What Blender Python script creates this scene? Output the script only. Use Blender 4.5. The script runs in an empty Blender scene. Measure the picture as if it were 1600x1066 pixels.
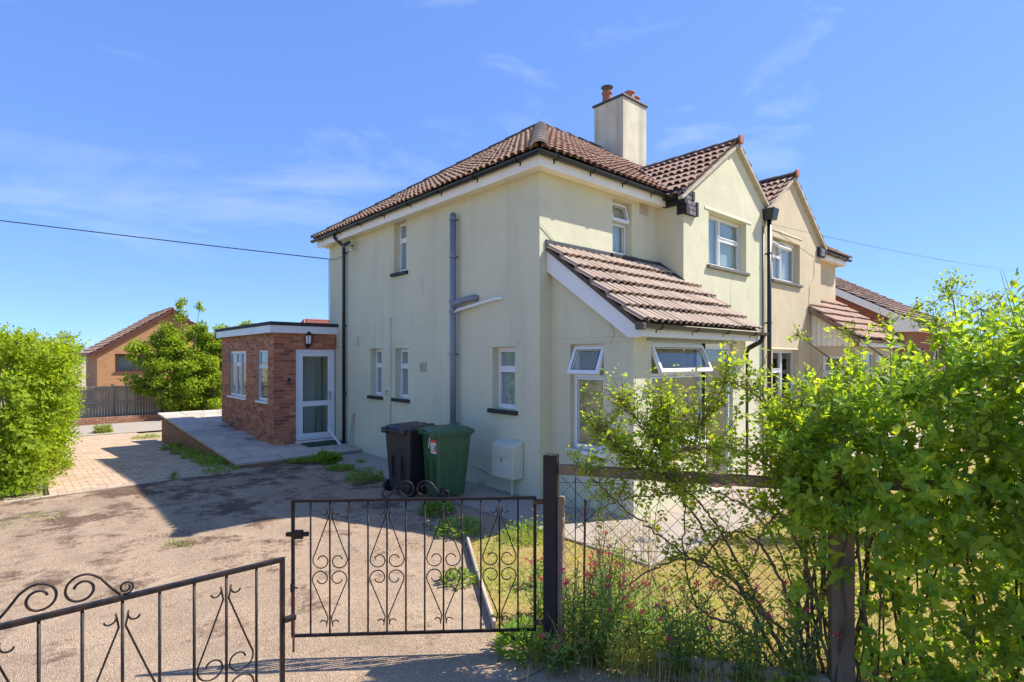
import bpy, bmesh, math, random
import numpy as np
from mathutils import Matrix, Vector, Euler

SC = bpy.context.scene
COL = SC.collection
R = math.radians
random.seed(7)
rng = np.random.default_rng(7)

# ---------------------------------------------------------------- camera, sky, sun, exposure
CAM = Vector((-5.702, -5.767, 2.13))
cd = bpy.data.cameras.new('camera'); cam = bpy.data.objects.new('camera', cd); COL.objects.link(cam)
cam.location = CAM; cam.rotation_euler = (R(90), 0, R(48.2 - 90))
cd.sensor_width = 36; cd.lens = 36 * 857 / 1600; cd.shift_y = 27 / 1600
cd.clip_start = .05; cd.clip_end = 3000
SC.camera = cam

SUN = Vector((.77, -.418, 1)).normalized()
w = bpy.data.worlds.new('World'); SC.world = w; w.use_nodes = True
nt = w.node_tree; bg = nt.nodes['Background']
sk = nt.nodes.new('ShaderNodeTexSky'); sk.sky_type = 'NISHITA'; sk.sun_disc = False
sk.sun_elevation = math.asin(SUN.z); sk.sun_rotation = math.atan2(SUN.x, SUN.y)
sk.air_density = .45; sk.dust_density = .1; sk.ozone_density = 2; sk.altitude = 0
tc = nt.nodes.new('ShaderNodeTexCoord')
mp = nt.nodes.new('ShaderNodeMapping'); mp.inputs['Scale'].default_value = (1.1, 2.2, 5.5); mp.inputs['Rotation'].default_value = (0, .12, .5)
cn = nt.nodes.new('ShaderNodeTexNoise'); cn.inputs['Scale'].default_value = 1.7; cn.inputs['Detail'].default_value = 9; cn.inputs['Roughness'].default_value = .58; cn.inputs['Distortion'].default_value = .5
cr = nt.nodes.new('ShaderNodeValToRGB'); cr.color_ramp.elements[0].position = .54; cr.color_ramp.elements[1].position = .95
cr.color_ramp.elements[1].color = (.5, .5, .5, 1)
mx = nt.nodes.new('ShaderNodeMix'); mx.data_type = 'RGBA'; mx.inputs[7].default_value = (1.75, 1.85, 2.0, 1)
L = nt.links.new
L(tc.outputs['Generated'], mp.inputs[0]); L(mp.outputs[0], cn.inputs[0]); L(cn.outputs[0], cr.inputs[0])
L(cr.outputs[0], mx.inputs[0]); sp_ = nt.nodes.new('ShaderNodeSeparateColor'); cb_ = nt.nodes.new('ShaderNodeCombineColor'); L(sk.outputs[0], sp_.inputs[0])
for k_, (pw, ga) in enumerate(((.50, .40), (.48, .61), (.28, 1.26))):      # colour grade of the clear sky
    a_ = nt.nodes.new('ShaderNodeMath'); a_.operation = 'POWER'; a_.inputs[1].default_value = pw; L(sp_.outputs[k_], a_.inputs[0])
    b_ = nt.nodes.new('ShaderNodeMath'); b_.operation = 'MULTIPLY'; b_.inputs[1].default_value = ga; L(a_.outputs[0], b_.inputs[0]); L(b_.outputs[0], cb_.inputs[k_])
L(cb_.outputs[0], mx.inputs[6]); L(mx.outputs[2], bg.inputs[0])
bg.inputs[1].default_value = .15

ld = bpy.data.lights.new('sun', 'SUN'); ld.energy = 2.0; ld.angle = R(.5); ld.color = (1, .94, .84)
sun = bpy.data.objects.new('sun', ld); COL.objects.link(sun); sun.location = (10, -10, 20)
sun.rotation_euler = SUN.to_track_quat('Z', 'Y').to_euler()

vs = SC.view_settings; vs.view_transform = 'Standard'; vs.look = 'None'; vs.gamma = 1; vs.use_curve_mapping = False
vs.exposure = 2.05
SC.cycles.use_denoising = True
SC.cycles.max_bounces = 8; SC.cycles.transparent_max_bounces = 16
SC.cycles.sample_clamp_indirect = 6

# ---------------------------------------------------------------- helpers
def tag(o, label=None, cat=None, group=None, kind=None):
    if label: o['label'] = label
    if cat: o['category'] = cat
    if group: o['group'] = group
    if kind: o['kind'] = kind
    return o

def empty(name, loc, label=None, cat=None, group=None):
    o = bpy.data.objects.new(name, None); COL.objects.link(o); o.location = loc; o.empty_display_size = .1
    return tag(o, label, cat, group)

def adopt(o, parent):
    """parent o while its own matrix stays a world matrix"""
    if parent is None: return o
    o.parent = parent
    if parent.type == 'EMPTY': o.matrix_parent_inverse = Matrix.Translation(-parent.location)
    return o

def frame(o, right):
    """wall frame: x to the right seen from outside, y into the wall, z up"""
    r = Vector(right).normalized(); z = Vector((0, 0, 1)); y = z.cross(r)
    return Matrix(((r.x, y.x, z.x, o[0]), (r.y, y.y, z.y, o[1]), (r.z, y.z, z.z, o[2]), (0, 0, 0, 1)))

def basis(o, x, y, z):
    return Matrix(((x[0], y[0], z[0], o[0]), (x[1], y[1], z[1], o[1]), (x[2], y[2], z[2], o[2]), (0, 0, 0, 1)))

class MB:
    def __init__(s, M=None):
        s.v = []; s.f = []; s.M = M or Matrix()
    def add(s, vs, fs):
        n = len(s.v); s.v += [tuple(s.M @ Vector(v)) for v in vs]; s.f += [tuple(i + n for i in f) for f in fs]; return s
    def box(s, x0, x1, y0, y1, z0, z1):
        return s.add([(x0,y0,z0),(x1,y0,z0),(x1,y1,z0),(x0,y1,z0),(x0,y0,z1),(x1,y0,z1),(x1,y1,z1),(x0,y1,z1)],
                     [(0,3,2,1),(4,5,6,7),(0,1,5,4),(1,2,6,5),(2,3,7,6),(3,0,4,7)])
    def bar(s, a, b, wd, ht, up=(0,0,1)):
        a = Vector(a); b = Vector(b); d = (b - a).normalized(); u = Vector(up)
        r = d.cross(u)
        if r.length < 1e-4: r = d.cross(Vector((1,0,0)))
        r.normalize(); u = r.cross(d)
        vs = []
        for p in (a, b):
            for i, j in ((-1,-1),(1,-1),(1,1),(-1,1)): vs.append(tuple(p + r*i*wd/2 + u*j*ht/2))
        return s.add(vs, [(3,2,1,0),(4,5,6,7),(0,1,5,4),(1,2,6,5),(2,3,7,6),(3,0,4,7)])
    def prism(s, poly, y0, y1):
        """poly in x,z extruded along y"""
        n = len(poly); vs = [(p[0], y0, p[1]) for p in poly] + [(p[0], y1, p[1]) for p in poly]
        return s.add(vs, [tuple(range(n)), tuple(range(2*n-1, n-1, -1))] + [(i, i+n, (i+1) % n + n, (i+1) % n) for i in range(n)])
    def slab(s, poly, z0, z1):
        """poly in x,y extruded along z"""
        n = len(poly); vs = [(p[0], p[1], z0) for p in poly] + [(p[0], p[1], z1) for p in poly]
        return s.add(vs, [tuple(range(n-1, -1, -1)), tuple(range(n, 2*n))] + [(i, (i+1) % n, (i+1) % n + n, i+n) for i in range(n)])
    def tube(s, pts, r, n=8, cap=True):
        pts = [Vector(p) for p in pts]; m = len(pts)
        rr = r if isinstance(r, (list, tuple)) else [r]*m
        T = [(pts[min(i+1, m-1)] - pts[max(i-1, 0)]).normalized() for i in range(m)]
        a = T[0].orthogonal().normalized(); vs = []
        for i in range(m):
            a = (a - T[i]*a.dot(T[i]))
            a = a.normalized() if a.length > 1e-6 else T[i].orthogonal().normalized()
            b = T[i].cross(a)
            for k in range(n):
                t = 2*math.pi*k/n; vs.append(tuple(pts[i] + (a*math.cos(t) + b*math.sin(t))*rr[i]))
        fs = [(i*n+k, i*n+(k+1) % n, (i+1)*n+(k+1) % n, (i+1)*n+k) for i in range(m-1) for k in range(n)]
        if cap: fs += [tuple(range(n-1, -1, -1)), tuple(range((m-1)*n, m*n))]
        return s.add(vs, fs)
    def lathe(s, prof, n=16, c=(0,0,0)):
        vs = []; m = len(prof)
        for r, z in prof:
            for k in range(n):
                t = 2*math.pi*k/n; vs.append((c[0]+r*math.cos(t), c[1]+r*math.sin(t), c[2]+z))
        fs = [(i*n+k, i*n+(k+1) % n, (i+1)*n+(k+1) % n, (i+1)*n+k) for i in range(m-1) for k in range(n)]
        fs += [tuple(range(n-1, -1, -1)), tuple(range((m-1)*n, m*n))]
        return s.add(vs, fs)
    def build(s, name, mat, parent=None, bev=0, seg=2, smooth=False, label=None):
        me = bpy.data.meshes.new(name); me.from_pydata(s.v, [], s.f); me.update()
        if mat: me.materials.append(mat)
        if smooth:
            me.shade_smooth() if hasattr(me, 'shade_smooth') else None
        o = bpy.data.objects.new(name, me); COL.objects.link(o); adopt(o, parent)
        if bev:
            b = o.modifiers.new('bevel', 'BEVEL'); b.width = bev; b.segments = seg; b.limit_method = 'ANGLE'; b.angle_limit = R(40)
        if label: o['label'] = label
        return o

def tri_mesh(name, V, F, mat, parent=None, kind=None, smooth=False):
    me = bpy.data.meshes.new(name); V = np.asarray(V, np.float32).reshape(-1, 3); F = np.asarray(F, np.int32)
    k = F.shape[1]
    me.vertices.add(len(V)); me.vertices.foreach_set('co', V.ravel())
    me.loops.add(F.size); me.loops.foreach_set('vertex_index', F.ravel())
    me.polygons.add(len(F)); me.polygons.foreach_set('loop_start', np.arange(0, F.size, k, dtype=np.int32))
    me.polygons.foreach_set('loop_total', np.full(len(F), k, np.int32))
    if smooth: me.polygons.foreach_set('use_smooth', np.ones(len(F), bool))
    me.update(calc_edges=True); me.materials.append(mat)
    o = bpy.data.objects.new(name, me); COL.objects.link(o); adopt(o, parent)
    if kind: o['kind'] = kind
    return o

def pieces(name, tmpl, mats, mat, parent, limit=300, rest=None):
    """tmpl (verts, faces): the `limit` pieces nearest the camera become objects sharing one mesh, the others one stuff part"""
    mats = sorted(mats, key=lambda m: (m.translation - CAM).length)
    me = bpy.data.meshes.new(name); me.from_pydata(*[tmpl[0], [], tmpl[1]]); me.update(); me.materials.append(mat)
    for m in mats[:limit]:
        o = bpy.data.objects.new(name, me); COL.objects.link(o); adopt(o, parent); o.matrix_basis = m
    if len(mats) > limit:
        b = MB()
        for m in mats[limit:]:
            b.M = m; b.add(*tmpl)
        o = b.build(rest or name + '_field', mat, parent); o['kind'] = 'stuff'
CUBE = ([(-.5,-.5,-.5),(.5,-.5,-.5),(.5,.5,-.5),(-.5,.5,-.5),(-.5,-.5,.5),(.5,-.5,.5),(.5,.5,.5),(-.5,.5,.5)],
        [(0,3,2,1),(4,5,6,7),(0,1,5,4),(1,2,6,5),(2,3,7,6),(3,0,4,7)])
def chcube(c=.06):
    """block with a chamfered top (z) rim: 12 faces"""
    a = .5; b = .5 - c
    return ([(-a,-a,-a),(a,-a,-a),(a,a,-a),(-a,a,-a),(-a,-a,b),(a,-a,b),(a,a,b),(-a,a,b),(-b,-b,a),(b,-b,a),(b,b,a),(-b,b,a)],
            [(0,1,5,4),(1,2,6,5),(2,3,7,6),(3,0,4,7),(4,5,9,8),(5,6,10,9),(6,7,11,10),(7,4,8,11),(8,9,10,11),(0,3,2,1)])

# ---------------------------------------------------------------- materials
def mat(name, col, rough=.8, var=0, vscale=6, bump=0, bscale=40, metal=0, spec=.5, col2=None, island=0, ramp=None, fine=0, fscale=300, dist=.01, streak=None, broad=0):
    """col: base colour; col2: second colour mixed by noise; island: value change per piece; ramp: per-piece colours; fine: speckle"""
    m = bpy.data.materials.new(name); m.use_nodes = True; t = m.node_tree; N = t.nodes; Lk = t.links.new
    p = N['Principled BSDF']; p.inputs['Roughness'].default_value = rough; p.inputs['Metallic'].default_value = metal
    p.inputs['Specular IOR Level'].default_value = spec
    geo = N.new('ShaderNodeNewGeometry'); src = None
    def rgb(c):
        n = N.new('ShaderNodeRGB'); n.outputs[0].default_value = (*c, 1); return n.outputs[0]
    cur = rgb(col)
    def noise(scale, detail=6, rg=.6, vec=None):
        n = N.new('ShaderNodeTexNoise'); n.inputs['Scale'].default_value = scale; n.inputs['Detail'].default_value = detail
        n.inputs['Roughness'].default_value = rg; Lk(vec or geo.outputs['Position'], n.inputs['Vector']); return n.outputs[0]
    def mixc(fac, a, b, mode='MIX'):
        n = N.new('ShaderNodeMix'); n.data_type = 'RGBA'; n.blend_type = mode
        if isinstance(fac, (int, float)): n.inputs[0].default_value = fac
        else: Lk(fac, n.inputs[0])
        Lk(a, n.inputs[6]); Lk(b, n.inputs[7]); return n.outputs[2]
    def math_(op, a, b=None):
        n = N.new('ShaderNodeMath'); n.operation = op
        for i, q in enumerate((a, b)):
            if q is None: continue
            if isinstance(q, (int, float)): n.inputs[i].default_value = q
            else: Lk(q, n.inputs[i])
        return n.outputs[0]
    def rmp(fac, lo, hi):
        n = N.new('ShaderNodeMapRange'); n.inputs[1].default_value = lo; n.inputs[2].default_value = hi; Lk(fac, n.inputs[0]); return n.outputs[0]
    if ramp or island:
        oi = N.new('ShaderNodeObjectInfo')
        rnd = math_('FRACT', math_('ADD', geo.outputs['Random Per Island'], oi.outputs['Random']))
    if ramp:
        r = N.new('ShaderNodeValToRGB'); els = r.color_ramp.elements; r.color_ramp.interpolation = 'LINEAR'
        for i, c in enumerate(ramp):
            e = els[i] if i < 2 else els.new(1)
            e.position = i/(len(ramp)-1); e.color = (*c, 1)
        Lk(rnd, r.inputs[0]); cur = r.outputs[0]
    if col2: cur = mixc(rmp(noise(vscale, 8, .65), .42, .62), cur, rgb(col2))
    if island:
        k = math_('ADD', math_('MULTIPLY', rnd, 2*island), 1-island)
        c = N.new('ShaderNodeCombineColor'); [Lk(k, c.inputs[i]) for i in range(3)]
        cur = mixc(1, cur, c.outputs[0], 'MULTIPLY')
    if var:
        k = math_('ADD', math_('MULTIPLY', rmp(noise(vscale, 8, .65), .3, .7), 2*var), 1-var)
        c = N.new('ShaderNodeCombineColor'); [Lk(k, c.inputs[i]) for i in range(3)]
        cur = mixc(1, cur, c.outputs[0], 'MULTIPLY')
    if fine:
        k = math_('ADD', math_('MULTIPLY', rmp(noise(fscale, 3, .7), .3, .7), 2*fine), 1-fine)
        c = N.new('ShaderNodeCombineColor'); [Lk(k, c.inputs[i]) for i in range(3)]
        cur = mixc(1, cur, c.outputs[0], 'MULTIPLY')
    if streak:
        mpn = N.new('ShaderNodeMapping'); mpn.inputs['Scale'].default_value = (streak[1], streak[1], streak[1]*.09); Lk(geo.outputs['Position'], mpn.inputs[0])
        f = math_('MULTIPLY', rmp(noise(1, 6, .6, mpn.outputs[0]), .52, .78), streak[2])
        cur = mixc(f, cur, rgb(streak[0]))
    Lk(cur, p.inputs['Base Color'])
    if bump:
        b = N.new('ShaderNodeBump'); b.inputs['Strength'].default_value = bump; b.inputs['Distance'].default_value = dist
        Lk(noise(bscale, 5, .65), b.inputs['Height']); Lk(b.outputs[0], p.inputs['Normal'])
        if broad:
            b2 = N.new('ShaderNodeBump'); b2.inputs['Strength'].default_value = 1; b2.inputs['Distance'].default_value = broad; Lk(noise(2.2, 3, .5), b2.inputs['Height']); Lk(b2.outputs[0], b.inputs['Normal'])
    return m

def leafmat(name, cols, trans=.42, rough=.55, under=.85):
    m = bpy.data.materials.new(name); m.use_nodes = True; t = m.node_tree; N = t.nodes; Lk = t.links.new
    p = N['Principled BSDF']; p.inputs['Roughness'].default_value = rough; p.inputs['Specular IOR Level'].default_value = .22
    geo = N.new('ShaderNodeNewGeometry'); oi = N.new('ShaderNodeObjectInfo')
    ad = N.new('ShaderNodeMath'); ad.operation = 'ADD'; Lk(geo.outputs['Random Per Island'], ad.inputs[0]); Lk(oi.outputs['Random'], ad.inputs[1])
    fr = N.new('ShaderNodeMath'); fr.operation = 'FRACT'; Lk(ad.outputs[0], fr.inputs[0])
    r = N.new('ShaderNodeValToRGB'); els = r.color_ramp.elements
    for i, c in enumerate(cols):
        e = els[i] if i < 2 else els.new(1)
        e.position = i/(len(cols)-1); e.color = (*c, 1)
    Lk(fr.outputs[0], r.inputs[0])
    nz = N.new('ShaderNodeTexNoise'); nz.inputs['Scale'].default_value = 3.5; nz.inputs['Detail'].default_value = 3; Lk(geo.outputs['Position'], nz.inputs[0])
    mr = N.new('ShaderNodeMapRange'); mr.inputs[1].default_value = .3; mr.inputs[2].default_value = .7; mr.inputs[3].default_value = .72; mr.inputs[4].default_value = 1.28; Lk(nz.outputs[0], mr.inputs[0])
    cc = N.new('ShaderNodeCombineColor'); [Lk(mr.outputs[0], cc.inputs[i]) for i in range(3)]
    mu = N.new('ShaderNodeMix'); mu.data_type = 'RGBA'; mu.blend_type = 'MULTIPLY'; mu.inputs[0].default_value = 1; Lk(r.outputs[0], mu.inputs[6]); Lk(cc.outputs[0], mu.inputs[7])
    Lk(mu.outputs[2], p.inputs['Base Color'])
    tr = N.new('ShaderNodeBsdfTranslucent'); hs = N.new('ShaderNodeMix'); hs.data_type = 'RGBA'; hs.blend_type = 'MULTIPLY'; hs.inputs[0].default_value = 1
    hs.inputs[7].default_value = (2.0, 1.75, .45, 1); Lk(mu.outputs[2], hs.inputs[6]); Lk(hs.outputs[2], tr.inputs[0])
    ms = N.new('ShaderNodeMixShader'); ms.inputs[0].default_value = trans; Lk(p.outputs[0], ms.inputs[1]); Lk(tr.outputs[0], ms.inputs[2])
    Lk(ms.outputs[0], N['Material Output'].inputs[0])
    return m

def glassmat(name, tint=(.84, .89, .87), ior=2.15):
    m = bpy.data.materials.new(name); m.use_nodes = True; t = m.node_tree; N = t.nodes; Lk = t.links.new
    N.remove(N['Principled BSDF'])
    fz = N.new('ShaderNodeFresnel'); fz.inputs[0].default_value = ior
    a = N.new('ShaderNodeBsdfTransparent'); a.inputs[0].default_value = (*tint, 1)
    g = N.new('ShaderNodeBsdfGlossy'); g.inputs['Roughness'].default_value = .004; g.inputs[0].default_value = (.95, .97, 1, 1)
    nz = N.new('ShaderNodeTexNoise'); nz.inputs['Scale'].default_value = 1.6; bp = N.new('ShaderNodeBump'); bp.inputs['Strength'].default_value = .05; bp.inputs['Distance'].default_value = .02
    geo = N.new('ShaderNodeNewGeometry'); Lk(geo.outputs['Position'], nz.inputs[0]); Lk(nz.outputs[0], bp.inputs['Height']); Lk(bp.outputs[0], g.inputs['Normal'])
    ms = N.new('ShaderNodeMixShader'); bf = N.new('ShaderNodeMath'); bf.operation = 'SUBTRACT'; bf.inputs[0].default_value = 1; Lk(geo.outputs['Backfacing'], bf.inputs[1])
    ml_ = N.new('ShaderNodeMath'); ml_.operation = 'MULTIPLY'; Lk(fz.outputs[0], ml_.inputs[0]); Lk(bf.outputs[0], ml_.inputs[1]); Lk(ml_.outputs[0], ms.inputs[0]); Lk(a.outputs[0], ms.inputs[1]); Lk(g.outputs[0], ms.inputs[2])
    Lk(ms.outputs[0], N['Material Output'].inputs[0]); return m

SAGE = mat('sage_render', (.64, .615, .43), .93, var=.07, vscale=.9, bump=.55, bscale=130, dist=.006, broad=.016, fine=.09, fscale=160, streak=((.47, .455, .33), 2.3, .5))
BEIGE = mat('beige_render', (.58, .48, .32), .93, var=.07, vscale=1.3, bump=.5, bscale=130, dist=.006, broad=.016, fine=.08, fscale=160, streak=((.42, .36, .25), 1.6, .5))
CHIM = mat('chimney_render', (.62, .57, .42), .93, var=.16, vscale=1.7, bump=.5, bscale=110, dist=.006, streak=((.27, .26, .20), 2.2, .7), fine=.06, fscale=120)
WHITE = mat('white_upvc', (.80, .81, .82), .32, var=.03, vscale=3)
CREAM = mat('cream_fascia', (.86, .82, .70), .5, var=.07, vscale=2.5)
WHITEP = mat('white_bargeboard', (.78, .78, .77), .5, var=.05, vscale=3)
BLACKP = mat('black_plastic', (.012, .013, .015), .33, var=.15, vscale=9)
GREYP = mat('grey_pipe', (.20, .22, .25), .42, var=.12, vscale=8)
SILL = mat('black_painted_sill', (.020, .021, .024), .6, var=.25, vscale=20, bump=.3, bscale=60)
STONESILL = mat('weathered_sill', (.16, .155, .14), .9, var=.3, vscale=12, bump=.4, bscale=60)
TILE = mat('roof_tile', (.30, .17, .12), .88, ramp=[(.36, .20, .13), (.43, .26, .18), (.29, .155, .105), (.40, .23, .155), (.33, .20, .14)], col2=(.38, .27, .20), vscale=7, var=.16, bump=.5, bscale=90, dist=.005, fine=.12, fscale=140)
TILEP = mat('porch_roof_tile', (.36, .25, .19), .9, ramp=[(.44, .32, .235), (.50, .375, .28), (.37, .265, .195), (.46, .345, .255), (.41, .305, .23)], col2=(.39, .30, .225), vscale=9, var=.14, bump=.5, bscale=90, dist=.005, fine=.14, fscale=140)
HIPT = mat('pale_hip_tile', (.42, .34, .25), .92, var=.25, vscale=7, bump=.6, bscale=60, dist=.008, island=.12)
RIDGED = mat('dark_ridge_tile', (.09, .07, .06), .85, var=.25, vscale=7, bump=.4, bscale=60, island=.15)
TERRA = mat('terracotta', (.34, .115, .07), .75, var=.18, vscale=9, island=.1)
VERGE = mat('verge_mortar', (.47, .42, .33), .95, var=.2, vscale=9, bump=.6, bscale=70)
DECK = mat('roof_underlay', (.10, .06, .045), .95)
LEAD = mat('lead_flashing', (.055, .058, .062), .6, var=.25, vscale=8)
BRICK = mat('red_brick', (.3, .1, .06), .88, ramp=[(.50, .17, .085), (.40, .12, .062), (.55, .205, .105), (.25, .085, .058), (.52, .18, .085), (.60, .265, .14)], var=.18, vscale=22, bump=.7, bscale=110, dist=.006, fine=.12, fscale=260)
BRICKP = mat('patio_brick', (.3, .15, .09), .9, ramp=[(.34, .17, .10), (.28, .13, .08), (.38, .21, .13), (.30, .16, .11)], var=.2, vscale=18, bump=.7, bscale=90, dist=.006)
MORTAR = mat('mortar', (.40, .32, .25), .97, var=.2, vscale=9, bump=.6, bscale=120, dist=.005)
PURPLE = mat('purple_brick', (.15, .13, .155), .8, island=.3, var=.2, vscale=30, bump=.5, bscale=90)
BLACKB = mat('black_painted_brick', (.016, .015, .018), .55, bump=.5, bscale=80)
PAVER = mat('block_paver', (.4, .28, .2), .92, ramp=[(.52, .36, .235), (.45, .30, .20), (.58, .41, .275), (.48, .35, .25), (.40, .28, .20)], var=.16, vscale=5, bump=.5, bscale=120, dist=.005, fine=.1, fscale=220)
SAND = mat('joint_sand', (.085, .068, .05), .97, var=.3, vscale=6, col2=(.09, .10, .045))
SLAB = mat('paving_slab', (.38, .32, .26), .92, ramp=[(.52, .42, .32), (.45, .37, .30), (.57, .47, .36), (.48, .405, .33)], var=.15, vscale=3, bump=.45, bscale=70, dist=.006, fine=.09, fscale=180)
CONC = mat('concrete', (.39, .325, .255), .94, var=.2, vscale=1.6, bump=.5, bscale=90, dist=.006, fine=.16, fscale=120, col2=(.33, .275, .215))
KERB = mat('kerb_concrete', (.43, .35, .265), .93, var=.2, vscale=3, bump=.5, bscale=80, dist=.006, fine=.1)
WOOD = mat('weathered_timber', (.24, .165, .105), .9, var=.25, vscale=5, bump=.6, bscale=50, dist=.008, streak=((.10, .08, .06), 9, .7), island=.18)
WOODD = mat('dark_stained_timber', (.016, .014, .013), .75, var=.3, vscale=7, bump=.4, bscale=50, dist=.006)
WOODG = mat('grey_fence_board', (.38, .31, .235), .92, island=.25, var=.2, vscale=2.5, bump=.4, bscale=40)
IRON = mat('black_painted_iron', (.010, .010, .012), .4, col2=(.032, .017, .012), var=.25, vscale=25, bump=.25, bscale=120, spec=.3)
WIRE = mat('rusty_wire', (.045, .03, .022), .6, metal=.3, var=.3, vscale=30)
RUST = mat('rust', (.11, .045, .025), .85, var=.3, vscale=40)
STEEL = mat('brushed_handle', (.55, .55, .56), .28, metal=1)
BINB = mat('black_bin_plastic', (.022, .022, .026), .42, var=.15, vscale=6, streak=((.07, .065, .065), 7, .5))
BING = mat('green_bin_plastic', (.035, .105, .045), .45, var=.12, vscale=5, streak=((.10, .17, .08), 7, .45))
BINGL = mat('green_bin_lid', (.04, .12, .055), .42, var=.12, vscale=5)
RUBBER = mat('rubber', (.015, .015, .015), .7)
RED = mat('red_print', (.70, .07, .03), .5)
PRINTW = mat('white_print', (.8, .78, .75), .5)
METER = mat('meter_box_plastic', (.60, .60, .47), .5, var=.06, vscale=5)
MAT_G = mat('green_doormat', (.025, .07, .035), .95, var=.2, vscale=40, bump=.8, bscale=220)
INTW = mat('interior_plaster', (.80, .74, .56), .9)
INTD = mat('interior_dark', (.20, .18, .16), .9)
BLIND = mat('window_blind', (.62, .62, .60), .8, var=.04)
FROST = mat('frosted_backing', (.48, .52, .55), .6, var=.1, vscale=2)
GLASS = glassmat('window_glass'); LGLASS = glassmat('lantern_glass', (.9, .92, .9), 1.5)
EARTH = mat('dry_ground', (.42, .33, .19), .97, col2=(.34, .28, .15), vscale=1.2, var=.2, bump=.6, bscale=25, dist=.02)
MOSS = mat('dry_moss', (.13, .065, .035), .97, island=.3, var=.3, vscale=12)
STRAW = mat('straw', (.46, .34, .17), .9, island=.3)
BARK = mat('bark', (.12, .085, .06), .93, var=.3, vscale=15, bump=.6, bscale=60, dist=.006)
STEM = mat('rose_stem', (.13, .095, .05), .85, var=.3, vscale=15)
GSTEM = mat('green_stem', (.13, .17, .06), .7, var=.2, vscale=15)
FLAT = mat('felt_roof', (.030, .031, .033), .8, var=.3, vscale=4, bump=.4, bscale=60)
BBRICK = bpy.data.materials.new('bungalow_brick')
CABLE = mat('cable', (.018, .018, .02), .6)
L_PRIV = leafmat('privet_leaf', [(.20, .33, .05), (.27, .41, .05), (.36, .48, .045), (.21, .34, .06), (.14, .26, .06), (.45, .51, .045)], .55)
L_HEDG = leafmat('hedge_leaf', [(.19, .29, .03), (.25, .36, .032), (.32, .40, .035), (.21, .31, .03)], .52)
L_ROSE = leafmat('rose_leaf', [(.23, .36, .045), (.30, .43, .05), (.17, .29, .045), (.35, .44, .05), (.26, .38, .05), (.42, .34, .07)], .55)
L_TREE = leafmat('tree_leaf', [(.16, .27, .04), (.23, .35, .045), (.29, .39, .05), (.13, .23, .04), (.36, .39, .05)], .52)
L_DARK = leafmat('dark_tree_leaf', [(.045, .075, .022), (.06, .095, .026), (.08, .12, .03)], .3)
L_WEED = leafmat('weed_leaf', [(.14, .26, .045), (.19, .32, .05), (.26, .36, .05)], .48)
L_VAL = leafmat('valerian_leaf', [(.17, .28, .075), (.22, .34, .085), (.27, .38, .09)], .5)
L_GRASS = leafmat('grass_blade', [(.46, .33, .12), (.56, .41, .16), (.38, .30, .10), (.28, .30, .06), (.52, .38, .15)], .35, .7)
L_GREENG = leafmat('green_grass_blade', [(.18, .27, .04), (.24, .33, .05), (.33, .34, .08)], .4, .6)
L_RED = leafmat('red_leaf', [(.38, .05, .03), (.46, .11, .04), (.30, .13, .03)], .45)
PINK = leafmat('pink_petal', [(.50, .03, .14), (.62, .06, .20), (.45, .04, .10)], .3, .6)
PALEP = leafmat('pale_rose_petal', [(.72, .55, .60), (.80, .66, .68)], .3, .6)
YELL = leafmat('yellow_petal', [(.70, .55, .03), (.75, .62, .05)], .2, .6)

# fine far brick and the loose driveway surface have their own nodes
def brick_far(m, c1, c2, mo, sc=1.0):
    m.use_nodes = True; t = m.node_tree; N = t.nodes; Lk = t.links.new; p = N['Principled BSDF']; p.inputs['Roughness'].default_value = .9
    tc = N.new('ShaderNodeNewGeometry'); sp = N.new('ShaderNodeSeparateXYZ'); Lk(tc.outputs['Position'], sp.inputs[0])
    ad = N.new('ShaderNodeMath'); ad.operation = 'ADD'; Lk(sp.outputs[0], ad.inputs[0]); Lk(sp.outputs[1], ad.inputs[1])
    cb = N.new('ShaderNodeCombineXYZ'); Lk(ad.outputs[0], cb.inputs[0]); Lk(sp.outputs[2], cb.inputs[1])
    b = N.new('ShaderNodeTexBrick'); b.inputs['Scale'].default_value = sc; b.inputs['Brick Width'].default_value = .225; b.inputs['Row Height'].default_value = .075
    b.inputs['Mortar Size'].default_value = .006; b.inputs['Color1'].default_value = (*c1, 1); b.inputs['Color2'].default_value = (*c2, 1); b.inputs['Mortar'].default_value = (*mo, 1)
    Lk(cb.outputs[0], b.inputs[0]); Lk(b.outputs[0], p.inputs['Base Color']); return m
brick_far(BBRICK, (.46, .23, .10), (.38, .17, .075), (.36, .26, .16))
RBRICK = brick_far(bpy.data.materials.new('terrace_brick'), (.30, .085, .05), (.22, .06, .04), (.26, .19, .15))

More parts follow.
